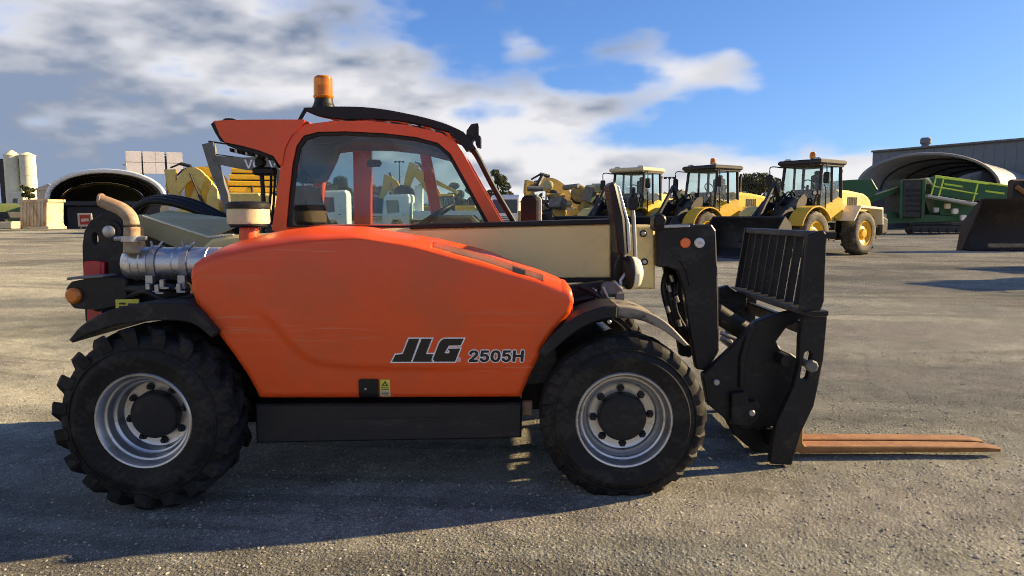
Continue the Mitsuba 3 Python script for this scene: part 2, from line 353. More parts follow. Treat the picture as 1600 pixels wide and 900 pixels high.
def build_stones():
    ico = trimesh.creation.icosahedron()
    forms = []
    for k in range(8):
        v = ico.vertices * rng.uniform(0.6, 1.2, (12, 1)) * np.array([1.0, rng.uniform(.65, 1), rng.uniform(.45, .75)])
        forms.append(v)
    V, F, n = [], [], 0
    N = 21000
    r = np.sqrt(rng.uniform(0, 1, N)) ; y = 1.9 + 5.0 * rng.uniform(0, 1, N) ** 1.6
    x = rng.uniform(-1, 1, N) * (0.8 * y + 0.4)
    s = 0.0020 + 0.0066 * rng.uniform(0, 1, N) ** 3.5 + 0.0004 * y
    z = ground_z(x, y)
    a = rng.uniform(0, 6.28, N)
    for k in range(N):
        v = forms[k % 8] * s[k]
        c, q = math.cos(a[k]), math.sin(a[k])
        V.append(np.column_stack([v[:, 0] * c - v[:, 1] * q + x[k], v[:, 0] * q + v[:, 1] * c + y[k], v[:, 2] + z[k] + s[k] * 0.15]))
        F.append(ico.faces + n); n += 12
    return trimesh.Trimesh(np.vstack(V), np.vstack(F), process=False)
add('gravel', build_stones(), STONE, False)
labels['gravel'] = {'label': 'loose gravel stones strewn over the yard', 'category': 'gravel', 'kind': 'stuff'}

# ------------------------------------------------------------------ wheels
def tyre_mesh(R, rb, w, lug_h, lug_n, lug_w, skew, bulge=0.012, squash=None):
    """Tyre turned round y; its outer face lies at y = 0, the inner at y = w."""
    s = R - rb
    half = [(rb, 0.045), (rb + 0.004, 0.022), (rb + 0.018, 0.012), (rb + 0.02, 0.006), (rb + 0.04, 0.002), (rb + s * 0.42, 0.0 - bulge), (rb + s * 0.5, -bulge - 0.002), (rb + s * .55, -bulge + 0.004), (rb + s * 0.66, 0.001), (rb + s * 0.67, -0.004), (rb + s * 0.70, -0.004), (rb + s * 0.71, 0.004), (rb + s * 0.85, 0.014),
            (R - 0.010, 0.030), (R - 0.002, 0.045), (R, w * 0.3), (R + 0.002, w * 0.5)]
    prof = half + [(r, w - h) for r, h in half[-2::-1]]
    body = lathe(prof, 96, 'y')
    parts = [body]
    for k in range(lug_n * 2):
        side = k % 2
        a0 = (k + 0.0) / (lug_n * 2) * 2 * math.pi
        S = np.linspace(0, 1, 9)
        h = 0.004 + S * w * 0.56
        base = np.where(S < 0.12, R - 0.035 + S / 0.12 * 0.03, R - 0.004)
        ang = a0 + skew * S
        V = []
        for i in range(len(S)):
            top = base[i] + lug_h * (1.0 if S[i] < 0.92 else 0.8) + (0.3 * lug_h if S[i] < 0.12 else 0)
            lo = base[i] - 0.012
            wb, wt = lug_w / R / 2, lug_w / R / 2 * 0.78
            flare = 1.25 - 0.35 * S[i]
            for rr, dd in ((lo, -wb * flare), (top, -wt * flare), (top, wt * flare), (lo, wb * flare)):
                yy = h[i] if not side else w - h[i]
                V.append((rr * math.cos(ang[i] + dd), yy, rr * math.sin(ang[i] + dd)))
        F = []
        for i in range(len(S) - 1):
            for j in range(4):
                a, b, c, d = i * 4 + j, i * 4 + (j + 1) % 4, (i + 1) * 4 + (j + 1) % 4, (i + 1) * 4 + j
                F += [(a, b, c), (a, c, d)]
        F += [(0, 2, 1), (0, 3, 2)]; e = (len(S) - 1) * 4; F += [(e, e + 1, e + 2), (e, e + 2, e + 3)]
        m = trimesh.Trimesh(np.array(V), np.array(F), process=False); trimesh.repair.fix_normals(m); parts.append(m)
    m = cat(*parts)
    if squash is not None:
        v = m.vertices.copy(); low = v[:, 2] < squash
        v[low, 2] = squash + (v[low, 2] - squash) * 0.25; m = trimesh.Trimesh(v, m.faces, process=False)
    return m

def tele_wheel(px, py, R, lug_h, lug_n, lug_w, skew, dish, nut_turn, far=False, squash=None):
    c = W(px, py, 3.23)
    if far: c = c + [0, 5.03 - 3.23 - 0.0, 0]
    M = np.eye(4); M[:3, 3] = c
    if far: M[1, 1] = -1
    def put(m):
        m = moved(m, M)
        if far: m.invert()
        return m
    root = 'telehandler__wheel'
    n = 0; key = root
    while any(k.startswith(key + '__') for k in scene):
        n += 1; key = f'{root}_{n:03d}'
    add(key + '__tyre', put(tyre_mesh(R, 0.218, 0.31, lug_h, lug_n, lug_w, skew, squash=squash)), RUBBER, 40)
    rim = [(0.216, 0.06), (0.222, 0.03), (0.234, 0.018), (0.236, 0.010), (0.230, 0.004), (0.222, 0.006), (0.214, 0.020), (0.208, 0.040), (0.205, 0.046), (0.196, 0.050), (0.192, 0.058), (0.189, 0.085), (0.182, 0.094),
           (0.174, 0.098), (0.171, 0.104), (0.169, dish - 0.02), (0.164, dish - 0.006), (0.148, dish), (0.09, dish + 0.002), (0.0, dish + 0.002)]
    add(key + '__rim', put(lathe(rim, 80, 'y')), SILVER, 32)
    hub = [(0.0, dish - 0.062), (0.085, dish - 0.060), (0.108, dish - 0.052), (0.116, dish - 0.040), (0.119, dish + 0.0)]
    add(key + '__hub', put(lathe(hub, 48, 'y')), PLASTIC, 40)
    for k in range(8):
        a = nut_turn + k * math.pi / 4
        x, z = 0.139 * math.cos(a), 0.139 * math.sin(a)
        nut = lathe([(0, -0.030), (0.009, -0.030), (0.010, -0.018), (0.016, -0.018), (0.017, -0.004), (0.021, -0.002), (0.021, 0.004)], 6, 'y', (x, dish, z))
        add(key + '__wheel_nut', put(nut), PLASTIC, False)
    return key

t = thing('telehandler', 'orange telescopic handler with tan boom and rusty forks, filling the foreground', 'telehandler')
tele_wheel(222, 659, 0.414, 0.038, 19, 0.054, 0.34, 0.150, 0.2)
tele_wheel(976, 658, 0.400, 0.005, 22, 0.050, 0.30, 0.100, 0.05, squash=-0.378)
tele_wheel(222, 659, 0.414, 0.038, 19, 0.054, 0.34, 0.150, 0.2, far=True)
tele_wheel(976, 658, 0.400, 0.005, 22, 0.050, 0.30, 0.085, 0.05, far=True, squash=-0.378)

# ------------------------------------------------------------------ engine hood
YF = 3.30
top_px = [(293, 440, 3.30), (296, 424, 3.31), (303, 412, 3.33), (322, 398, 3.38), (352, 384, 3.46), (400, 370, 3.6), (448, 359, 3.7), (504, 352, 3.72), (576, 354, 3.72), (640, 366, 3.68), (692, 374, 3.62), (762, 391, 3.56),
          (806, 409, 3.50), (850, 424, 3.46), (883, 438, 3.40), (893, 452, 3.34), (898, 472, 3.30)]
bot_px = [(293, 440), (294, 456), (304, 482), (332, 518), (360, 557), (381, 590), (399, 627), (814, 625), (829, 588), (848, 549), (866, 520), (892, 491), (898, 472)]
rid_px = [(293, 440), (300, 433), (340, 412), (400, 395), (480, 380), (560, 374), (640, 386), (710, 408), (785, 430), (850, 449), (890, 469), (898, 472)]
TOPW = np.array([W(a, b, y) for a, b, y in top_px]); BOTW = np.array([W(a, b, YF) for a, b in bot_px]); RIDW = np.array([W(a, b, YF + 0.01) for a, b in rid_px])
XL, XR = BOTW[0, 0], BOTW[-1, 0]
LOWER = sg.LineString(BOTW[:, [0, 2]])
CREASE = np.array(XZ([(395, 475), (420, 500), (445, 530), (468, 555), (492, 568), (530, 574), (600, 577), (700, 577), (830, 579)], YF))
CLINE = sg.LineString(CREASE)

def smooth_interp(x, xp, fp, w=0.03):
    xs_ = x[..., None] + np.linspace(-w, w, 9)
    return np.interp(xs_, xp, fp).mean(-1)

def zt_(x): return np.where((x < XL + 0.06) | (x > XR - 0.06), np.interp(x, TOPW[:, 0], TOPW[:, 2]), smooth_interp(x, TOPW[:, 0], TOPW[:, 2], 0.04))
def zr_(x): return np.where((x < XL + 0.06) | (x > XR - 0.06), np.interp(x, RIDW[:, 0], RIDW[:, 2]), smooth_interp(x, RIDW[:, 0], RIDW[:, 2], 0.04))
def zb_(x): return np.interp(x, BOTW[:, 0], BOTW[:, 2])
def depth_(x): return np.interp(x, TOPW[:, 0], TOPW[:, 1] - YF)

def hood_face(x, z):
    """Depth of the hood's side skin at (x, z), below the ridge."""
    x, z = np.atleast_1d(x).astype(float), np.atleast_1d(z).astype(float)
    pts = shapely.points(np.column_stack([x, z]))
    d = shapely.distance(LOWER, pts)
    R = 0.035
    k = np.clip((R - d) / R, 0, 1)
    y = YF + R * (1 - np.sqrt(np.maximum(1 - k * k, 0)))
    u = (z - 0.95) / 0.45
    y = y + 0.028 * u * u + 0.02 * ((x + 0.4) / 1.3) ** 2
    dc = shapely.distance(CLINE, pts)
    proj = shapely.line_locate_point(CLINE, pts)
    cx, cz = np.interp(x, CREASE[:, 0], CREASE[:, 1]), 0
    inside = np.where(x < CREASE[0, 0], -1, np.where(z > np.interp(x, CREASE[:, 0], CREASE[:, 1]), 1, -1))
    fade = np.clip(proj / 0.12, 0, 1) * np.clip((CLINE.length - proj) / 0.5, 0, 1) * np.clip((CREASE[0, 1] + 0.02 - z) / 0.1, 0, 1)
    y = y - 0.008 * inside * np.exp(-dc / 0.06) * fade * np.clip(dc / 0.012, 0, 1)
    return y

def build_hood():
    cols = np.unique(np.concatenate([np.linspace(XL, XR, 150), XL + 0.06 * np.linspace(0, 1, 16) ** 2, XR - 0.06 * np.linspace(0, 1, 16) ** 2, W(399, 627, YF)[:1], W(814, 625, YF)[:1]]))
    nf, nb = 64, 16
    rows = []
    zb, zr, zt, D = zb_(cols), zr_(cols), zt_(cols), depth_(cols)
    zr = np.clip(zr, zb, zt)
    tt = 0.5 - 0.5 * np.cos(np.linspace(0, np.pi, nf))
    for s in tt:
        z = zb + (zr - zb) * s
        rows.append(np.column_stack([cols, hood_face(cols, z), z]))
    yr = rows[-1][:, 1]
    for a in np.linspace(0, np.pi / 2, nb + 1)[1:]:
        z = zr + (zt - zr) * math.sin(a)
        rows.append(np.column_stack([cols, yr + D * (1 - math.cos(a)), z]))
    rows.append(np.column_stack([cols, rows[-1][:, 1] + 0.06, zt - 0.004]))
    rows.append(np.column_stack([cols, rows[-1][:, 1] + 0.01, zt - 0.06]))
    G = np.array(rows)
    # skirt: the lower rim turns inwards
    lip = G[0].copy(); lip[:, 1] += 0.10
    G = np.concatenate([[lip], G], 0)
    r, c = G.shape[:2]
    i, j = np.meshgrid(np.arange(r - 1), np.arange(c - 1), indexing='ij')
    q = np.stack([i * c + j, i * c + j + 1, (i + 1) * c + j + 1, (i + 1) * c + j], -1).reshape(-1, 4)
    # the slot in the sloping shoulder
    x0, x1 = W(672, 385, 3.42)[0], W(846, 438, 3.40)[0]
    b0, b1 = 1 + nf + 3, 1 + nf + 9
    cut = (i.ravel() >= b0) & (i.ravel() < b1) & (cols[j.ravel()] >= x0) & (cols[j.ravel()] <= x1)
    skin = trimesh.Trimesh(G.reshape(-1, 3), np.vstack([q[~cut][:, [0, 1, 2]], q[~cut][:, [0, 2, 3]]]), process=False)
    # recess floor and walls
    js = np.unique(np.concatenate([j.ravel()[cut], j.ravel()[cut] + 1]))
    P = G[b0:b1 + 1][:, js]
    nrm = np.array([0, 0.83, -0.55]) * 0.020
    Q = P.copy(); Q[:, :, 1] = (P[-1, :, 1] + 0.012)[None, :]
    r2, c2 = P.shape[:2]
    k, l = np.meshgrid(np.arange(r2 - 1), np.arange(c2 - 1), indexing='ij')
    fq = np.stack([k * c2 + l, k * c2 + l + 1, (k + 1) * c2 + l + 1, (k + 1) * c2 + l], -1).reshape(-1, 4)
    floor = trimesh.Trimesh(Q.reshape(-1, 3), np.vstack([fq[:, [0, 1, 2]], fq[:, [0, 2, 3]]]), process=False)
    def strip(a, b):
        n = len(a); V = np.vstack([a, b]); ii = np.arange(n - 1)
        return trimesh.Trimesh(V, np.vstack([np.column_stack([ii, ii + 1, ii + 1 + n]), np.column_stack([ii, ii + 1 + n, ii + n])]), process=False)
    walls = cat(strip(P[0], Q[0]), strip(P[-1], Q[-1]), strip(P[:, 0], Q[:, 0]), strip(P[:, -1], Q[:, -1]))
    m = int(len(js) * 0.70)
    cover = trimesh.Trimesh(np.vstack([P[1:-1, m:m + 7].reshape(-1, 3) + nrm * 0.35]), None, process=False)
    rr, cc = r2 - 2, 7
    k, l = np.meshgrid(np.arange(rr - 1), np.arange(cc - 1), indexing='ij')
    fq = np.stack([k * cc + l, k * cc + l + 1, (k + 1) * cc + l + 1, (k + 1) * cc + l], -1).reshape(-1, 4)
    latch = trimesh.Trimesh(P[1:-1, m:m + 7].reshape(-1, 3) + nrm * 0.4, np.vstack([fq[:, [0, 1, 2]], fq[:, [0, 2, 3]]]), process=False)
    return skin, floor, walls, latch

skin, floor_, walls_, latch_ = build_hood()
add('telehandler__hood', skin, HOODPAINT, 40)
add('telehandler__hood__vent', floor_, TAN, True)
add('telehandler__hood__vent_rim', walls_, ORANGE, 40)
add('telehandler__hood__vent_clip', latch_, BLACK, 40)
labels['telehandler__hood'] = {'label': 'large curved orange engine cover with black lettering'}

def on_hood(poly, lift, thick=0.0012):
    """Thin lettering that follows the hood's skin."""
    ms = []
    for g in getattr(poly, 'geoms', [poly]):
        g = g.simplify(0.0004)
        m = extrude(sg.polygon.orient(g, 1.0), 0, 1, 0)
        m = m.subdivide_to_size(0.03) if hasattr(m, 'subdivide_to_size') else m
        v = m.vertices
        y = hood_face(v[:, 0], v[:, 1]) - lift - v[:, 2] * thick
        mm = trimesh.Trimesh(np.column_stack([v[:, 0], y, v[:, 1]]), m.faces, process=False); mm.invert() if False else None
        ms.append(mm)
    m = cat(*ms); trimesh.repair.fix_normals(m); return m

def zl(pts): return sg.Polygon(XZ([(540 + a / 5.517, 515 + b / 5.517) for a, b in pts], YF))
JLG = [zl([(545, 80), (634, 80), (562, 280), (398, 280), (428, 220), (492, 212)]),
       zl([(655, 80), (742, 80), (690, 213), (754, 213), (738, 264), (746, 280), (576, 280)]),
       zl([(850, 80), (1018, 80), (990, 136), (888, 140), (850, 205), (890, 206), (898, 192), (880, 168), (986, 165), (942, 279), (766, 279), (752, 258), (806, 118), (826, 92)])]
logo = shapely.union_all(JLG)
def text_poly(s, h, at):
    m = meshkit.text_mesh(s, h, bold=True)
    f = m.faces[m.face_normals[:, 2] > 0.9]
    p = shapely.union_all([sg.Polygon(m.vertices[a][:, :2]).buffer(1e-5) for a in f])
    return sa.translate(p, at[0], at[1])
a0 = W(540 + 1063 / 5.517, 515 + 277 / 5.517, YF)[[0, 2]]
num = text_poly('2505H', 0.0515, (0, 0))
want = W(540 + 1530 / 5.517, 600, YF)[0] - a0[0]
bx_ = num.bounds
num = sa.translate(sa.skew(sa.scale(num, want / (bx_[2] - bx_[0]), 1, origin=(bx_[0], 0)), xs=4, origin=(0, 0)), a0[0] - bx_[0], a0[1])
dot = W(540 + 975 / 5.517, 515 + 262 / 5.517, YF)[[0, 2]]
rmark = sg.Point(dot).buffer(0.011, 12)
ring = rmark.difference(sg.Point(dot).buffer(0.0085, 12))
rlet = text_poly('R', 0.010, (dot[0] - 0.0035, dot[1] - 0.005))
add('telehandler__hood__maker_lettering_outline', on_hood(logo.buffer(0.0062, join_style=2), 0.0005), DECALWHITE, False)
add('telehandler__hood__maker_lettering', on_hood(logo, 0.0024), DECALBLACK, False)
add('telehandler__hood__model_number_outline', on_hood(num.buffer(0.0060), 0.0005), DECALWHITE, False)
add('telehandler__hood__model_number', on_hood(num.buffer(0.0014), 0.0024), DECALBLACK, False)
add('telehandler__hood__trade_mark', on_hood(shapely.union_all([ring, rlet]), 0.0005), DECALWHITE, False)
lp = sg.Polygon(XZ([(559, 594), (590, 594), (590, 624), (559, 624)], YF)).buffer(-0.008).buffer(0.008)
add('telehandler__hood__latch', on_hood(lp, 0.001, 0.010), BLACK, 40)
kp = W(570, 609, YF)
add('telehandler__hood__latch_button', disc((kp[0], hood_face(kp[0], kp[2])[0] - 0.014, kp[2]), 0.006, 0.008), STEEL, 40)
add('telehandler__hood__sticker', on_hood(sg.Polygon(XZ([(592, 595), (608, 595), (608, 612), (592, 612)], YF)), 0.0006), STICKER, False)
add('telehandler__hood__sticker_text', on_hood(sg.Polygon(XZ([(592, 612.4), (608, 612.4), (608, 623), (592, 623)], YF)), 0.0006), STICKERPALE, False)
tri = sg.Polygon(XZ([(600, 597), (605, 605), (595, 605)], YF)).difference(sg.Polygon(XZ([(600, 600), (602.4, 604), (597.6, 604)], YF)))
bars = [sg.Polygon(XZ([(594, b), (606, b), (606, b + 1), (594, b + 1)], YF)) for b in (607.5, 610, 614.5, 617, 619.5)]
add('telehandler__hood__sticker_print', on_hood(shapely.union_all([tri, *bars]), 0.0022, 0.0006), DECALBLACK, False)

# ------------------------------------------------------------------ chassis
add('telehandler__sill', slab_px([(398, 632), (816, 630), (815, 684), (780, 686), (400, 693)], 3.40, 3.75, 0.010), SILL, 40)
add('telehandler__sill__step_bead', slab_px([(530, 655), (680, 652), (690, 656), (680, 659), (530, 663)], 3.396, 3.402, 0.001), SILL, 40)
hid = [slab_px([(260, 500), (420, 440), (830, 470), (900, 480), (1000, 560), (930, 640), (398, 640), (330, 560)], 3.72, 4.5, 0.01)]
hid += [slab_px([(390, 450), (520, 430), (640, 440), (860, 490), (880, 600), (400, 622)], 3.42, 3.75, 0.01)]
hid += [box((W(300, 640, 3.6)[0] + 0.12, 4.13, 0.43), (0.28, 1.2, 0.24), 0.03), box((W(976, 640, 3.6)[0], 4.13, 0.42), (0.26, 1.2, 0.22), 0.03)]
add('telehandler__chassis', cat(*hid), BLACK, 40)
add('telehandler__chassis__tie_strap', slab_px([(816, 628), (832, 628), (832, 650), (816, 650)], 3.44, 3.48), RUSTPIPE, 40)  # tan strip whose colour stands for a sunlit patch by the sill
# far side of the chassis, under the cab
add('telehandler__far_sill', box((W(600, 640, 3.4)[0], 4.78, 0.62), (1.25, 0.40, 0.42), 0.02), BLACK, 40)

def arc_fender(outer, inner, y0, y1, m, key):
    o, i = curve(np.array(outer, float), 6), curve(np.array(inner, float), 6)
    near = [W(a, b, y0) for a, b in o] ; inn = [W(a, b, y0) for a, b in i]
    pts = [(p[0], p[2]) for p in near] + [(p[0], p[2]) for p in inn[::-1]]
    return add(key, slab(pts, y0, y1, 0.006), m, 40)
arc_fender([(107, 531), (128, 508), (165, 487), (215, 475), (265, 473), (300, 479), (338, 520)], [(112, 536), (135, 524), (175, 510), (220, 503), (262, 501), (300, 506), (330, 528)], 3.26, 3.95, PLASTIC, 'telehandler__rear_fender')
arc_fender([(842, 552), (868, 520), (900, 495), (940, 480), (965, 478)], [(852, 560), (880, 534), (910, 512), (942, 499), (964, 497)], 3.27, 3.58, PLASTIC, 'telehandler__front_fender')
arc_fender([(965, 478), (1000, 483), (1040, 502), (1078, 540)], [(964, 497), (998, 500), (1034, 515), (1070, 541)], 3.30, 3.62, DUSTY, 'telehandler__front_fender')
b_ = W(952, 503, 3.265)
add('telehandler__front_fender__bolt', disc(b_, 0.010, 0.012), STEEL, 40)

# ------------------------------------------------------------------ rear end: pivot plates, muffler, lamps
def plate_px(pts, y0, y1, bev=0.006, rnd=0.0):
    p = sg.Polygon(XZ(pts, y0))
    if rnd: p = p.buffer(-rnd).buffer(rnd, 6)
    return slab(p, y0, y1, bev)
rp = [(128, 385), (131, 362), (140, 345), (158, 334), (185, 331), (205, 338), (218, 360), (222, 400), (240, 470), (200, 505), (133, 505), (130, 440)]
pl = sg.Polygon(XZ(rp, 3.78)).buffer(-0.02).buffer(0.02, 6).difference(sa.scale(sg.Point(W(148.5, 373, 3.78)[[0, 2]]).buffer(0.016, 10), 1, 2.1))
add('telehandler__pivot_plate', slab(pl, 3.78, 3.83, 0.004), BLACK, 40)
add('telehandler__pivot_plate', slab(sg.Polygon(XZ(rp, 3.78)).buffer(-0.02).buffer(0.02, 6), 4.40, 4.45, 0.004), BLACK, 40)
pc = W(173, 362, 3.775)
add('telehandler__pivot_pin', lathe([(0, -0.03), (0.022, -0.03), (0.033, -0.022), (0.035, 0.0), (0.035, 0.70), (0, 0.70)], 24, 'y', pc), STEEL, 40)
add('telehandler__pivot_pin__collar', lathe([(0.036, -0.006), (0.056, -0.006), (0.058, 0.004), (0.036, 0.004)], 28, 'y', pc + [0.004, 0, 0.004]), BLACK, 40)
mc = W(187, 413, 3.55)
L0, L1 = W(187, 413, 3.55)[0], W(340, 413, 3.55)[0]
r0 = 0.086
prof = [(0, L0), (0.045, L0 + 0.002), (0.07, L0 + 0.012), (r0 - 0.004, L0 + 0.03), (r0, L0 + 0.05)]
for xa in (0.06, 0.10, 0.14, 0.27, 0.31, 0.44):
    prof += [(r0, L0 + xa), (r0 + 0.004, L0 + xa + 0.003), (r0 + 0.004, L0 + xa + 0.009), (r0, L0 + xa + 0.012)]
prof += [(r0, L1), (0, L1)]
add('telehandler__muffler', lathe(prof, 48, 'x', (0, 3.60, mc[2])), GALV, 30)
for px in (236, 286):
    x = W(px, 413, 3.52)[0]
    add('telehandler__muffler__clamp', cat(lathe([(r0 + 0.004, -0.018), (r0 + 0.009, -0.018), (r0 + 0.009, 0.018), (r0 + 0.004, 0.018)], 40, 'x', (x, 3.60, mc[2])),
        box((x, 3.505, mc[2] - 0.085), (0.036, 0.03, 0.07), 0.004), box((x, 3.50, mc[2] - 0.115), (0.05, 0.05, 0.014), 0.003)), STEEL, 40)
    for k in (-1, 1):
        add('telehandler__muffler__clamp_bolt', rod((x + 0.012 * k, 3.57, mc[2] + 0.085), (x + 0.03 * k, 3.59, mc[2] + 0.115), 0.006, 8), STEEL, 40)
xp = lambda a, b: W(a, b, 3.52)
add('telehandler__exhaust_pipe', tube(curve([xp(206, 396), xp(206, 372), xp(206, 352), xp(202, 338), xp(190, 327), xp(172, 319), xp(157, 313)], 6), np.linspace(0.040, 0.031, 37), 20), RUSTPIPE, True)
add('telehandler__exhaust_pipe__mouth', moved(lathe([(0.028, 0), (0.034, 0.0), (0.034, 0.012), (0.028, 0.012)], 24, 'x'), pose(*xp(157, 313), 0)), RUSTPIPE, 40)
pb = xp(206, 373)
add('telehandler__exhaust_pipe__clamp', cat(lathe([(0.042, -0.014), (0.050, -0.014), (0.050, 0.014), (0.042, 0.014)], 28, 'z', pb), rod(pb + [-0.075, -0.02, 0], pb + [0.085, -0.02, 0.003], 0.012, 8)), STEEL, 40)
# lamp cluster
add('telehandler__lamp_bracket', plate_px([(112, 440), (150, 432), (196, 436), (198, 474), (150, 484), (116, 482), (103, 466), (104, 450)], 3.52, 3.75, 0.02, 0.02), BLACK, 40)
ic = W(115, 462, 3.51)
add('telehandler__lamp_bracket__indicator', disc(ic, 0.040, 0.04, b=0.012), AMBERLENS, 40)
add('telehandler__lamp_bracket__shelf', plate_px([(104, 434), (160, 430), (162, 433), (104, 438)], 3.50, 3.62, 0.002), MACHINEGREY, 40)
add('telehandler__lamp_bracket__sticker', plate_px([(180, 468), (217, 467), (217, 485), (181, 486)], 3.505, 3.512, 0.001), STICKER, 40)
add('telehandler__lamp_bracket__sticker_print', cat(*[plate_px([(a, b), (a + w_, b), (a + w_, b + 3), (a, b + 3)], 3.502, 3.5035, 0.0002) for a, b, w_ in ((186, 473, 10), (186, 478, 10), (200, 474, 13), (200, 479, 9))]), DECALBLACK, False)
for a in ([(131, 409), (157, 409), (157, 431), (131, 431)], [(136, 480), (158, 478), (160, 500), (136, 502)]):
    add('telehandler__tail_lamp', plate_px(a, 3.70, 3.776, 0.008, 0.006), REDLENS, 40)
add('telehandler__tail_lamp__lens_edge', plate_px([(157.5, 410), (163, 410), (163, 430), (157.5, 430)], 3.70, 3.775, 0.003), REDLENS, 40)
# engine clutter behind the muffler
clut = [box(W(230, 460, 3.7), (0.5, 0.25, 0.16), 0.03), box(W(265, 430, 3.85), (0.5, 0.3, 0.25), 0.03), tube(curve([W(180, 448, 3.6), W(215, 452, 3.5), W(255, 448, 3.5), W(296, 455, 3.52)], 5), 0.02, 10),
        tube(curve([W(190, 470, 3.58), W(225, 455, 3.46), W(260, 470, 3.46), W(300, 462, 3.5)], 5), 0.014, 10)]
add('telehandler__engine_block', cat(*clut), BLACK, 40)
for a, b in ((232, 450), (246, 452), (280, 450), (254, 444)):
    add('telehandler__engine_block__bracket', cat(box(W(a, b, 3.46), (0.02, 0.02, 0.05), 0.004), box(W(a + 4, b + 6, 3.455), (0.04, 0.015, 0.012), 0.003)), STEEL, 40)
# air intake cap
ac = W(380, 358, 3.62)
ac0 = np.array([ac[0], 3.70, ac[2]])
def cap(profile, m, key): return add(key, lathe(profile, 40, 'z', ac0), m, 35)
sc = 1 / (1085 / 3.74)
cap([(0.0, -0.06), (0.052, -0.06), (0.050, -0.01), (0.046, 0.012), (0, 0.012)], ORANGE, 'telehandler__intake_cap__neck')
cap([(0.0, 0.006), (0.09, 0.008), (0.098, 0.018), (0.098, 0.026), (0, 0.026)], BLACK, 'telehandler__intake_cap__base')
cap([(0.0, 0.024), (0.104, 0.026), (0.108, 0.036), (0.108, 0.098), (0.104, 0.106), (0, 0.106)], CREAM, 'telehandler__intake_cap__bowl')
cap([(0.0, 0.104), (0.110, 0.106), (0.113, 0.114), (0.112, 0.132), (0.100, 0.142), (0.03, 0.146), (0, 0.146)], BLACK, 'telehandler__intake_cap__lid')

# ------------------------------------------------------------------ boom
YB = 3.93
add('telehandler__boom', slab_px([(330, 374), (365, 367), (660, 356), (957, 347), (957, 437), (640, 440), (420, 440), (300, 400)], YB, YB + 0.40, 0.018), TAN, 40)
add('telehandler__boom__neck', slab_px([(205, 336), (222, 335), (332, 372), (420, 366), (420, 425), (330, 410), (222, 366), (196, 370), (186, 352)], YB + 0.02, YB + 0.07, 0.006), OLIVE, 40)
add('telehandler__boom__neck', slab_px([(205, 336), (222, 335), (332, 372), (420, 366), (420, 425), (330, 410), (222, 366), (196, 370), (186, 352)], YB + 0.33, YB + 0.38, 0.006), OLIVE, 40)
q = [W(222, 339, YB + 0.05), W(325, 372, YB + 0.05)]
topplate = trimesh.Trimesh(np.array([q[0], q[1], q[1] + [0.10, 0.36, 0.10], q[0] + [0.0, 0.30, 0.04], q[0] - [0, 0, .01], q[1] - [0, 0, .01], q[1] + [0.10, 0.36, 0.09], q[0] + [0, 0.30, 0.03]]),
    np.array([[0, 1, 2], [0, 2, 3], [4, 6, 5], [4, 7, 6], [0, 4, 5], [0, 5, 1], [1, 5, 6], [1, 6, 2], [2, 6, 7], [2, 7, 3], [3, 7, 4], [3, 4, 0]]), process=False)
add('telehandler__boom__top_plate', topplate, OLIVE, False)
add('telehandler__boom__edge_strip', slab_px([(222, 336), (324, 369), (364, 365.5), (364, 367.5), (325, 372), (222, 339)], YB + 0.012, YB + 0.02, 0.002), CREAMLIGHT, 40)  # sunlit top edge of the neck, its brightness painted as a pale strip
# black collar at the mouth of the outer boom
add('telehandler__boom__top_strip', slab_px([(640, 351), (960, 342), (966, 346), (960, 350), (640, 358)], YB - 0.012, YB + 0.41, 0.004), BLACK, 40)
add('telehandler__boom__mouth_collar', slab_px([(956, 346), (967, 346), (967, 438), (956, 438)], YB - 0.015, YB + 0.415, 0.006), BLACK, 40)
add('telehandler__boom__bottom_strip', slab_px([(640, 436), (957, 434), (957, 441), (640, 446)], YB - 0.006, YB + 0.40, 0.004), BLACK, 40)
add('telehandler__inner_boom', slab_px([(950, 352), (1024, 352), (1024, 452), (950, 452)], YB + 0.04, YB + 0.36, 0.012), TAN, 40)
for a, b in ((1005, 365), (1007, 409)):
    c = W(a, b, YB + 0.035)
    add('telehandler__inner_boom__bolt', disc(c, 0.014, 0.014), STEEL, 40)
    add('telehandler__inner_boom__bolt_washer', lathe([(0.014, -0.004), (0.02, -0.004), (0.02, 0.004), (0.014, 0.004)], 20, 'y', c), BLACK, 40)
# gooseneck head
gh = [(1026, 358), (1060, 353), (1112, 350), (1119, 360), (1122, 440), (1124, 548), (1106, 580), (1088, 577), (1078, 520), (1068, 452), (1059, 424), (1046, 418), (1026, 417)]
ghp = sg.Polygon(XZ(gh, 3.90)).buffer(-0.012).buffer(0.012, 5)
add('telehandler__boom_head', slab(ghp, 3.90, 3.96, 0.008), BLACK, 40)
add('telehandler__boom_head', slab(ghp, 4.28, 4.34, 0.008), BLACK, 40)
add('telehandler__boom_head__web', slab_px([(1034, 362), (1108, 356), (1112, 440), (1100, 430), (1070, 412), (1034, 410)], 3.95, 4.29, 0.004), BLACK, 40)
add('telehandler__boom_head__rib', slab_px([(1052, 398), (1066, 404), (1076, 420), (1081, 445), (1077, 446), (1072, 424), (1063, 408), (1052, 402)], 3.890, 3.902, 0.003), BLACK, 40)
add('telehandler__boom_head__top_bar', slab_px([(1034, 352), (1078, 351), (1078, 355), (1034, 357)], 3.88, 3.93, 0.003), STEEL, 40)
for px, m in ((1071, REFLORANGE), (1093, REFLWHITE)):
    c = W(px, 379.5, 3.893)
    k = add('telehandler__boom_head__reflector', disc(c, 0.029, 0.014, b=0.005), m, 40)
    if m == REFLWHITE: add('telehandler__boom_head__reflector_screw', disc(c - [0, 0.008, 0], 0.007, 0.006), STEEL, 40)
kn = W(1027, 347, 3.9)
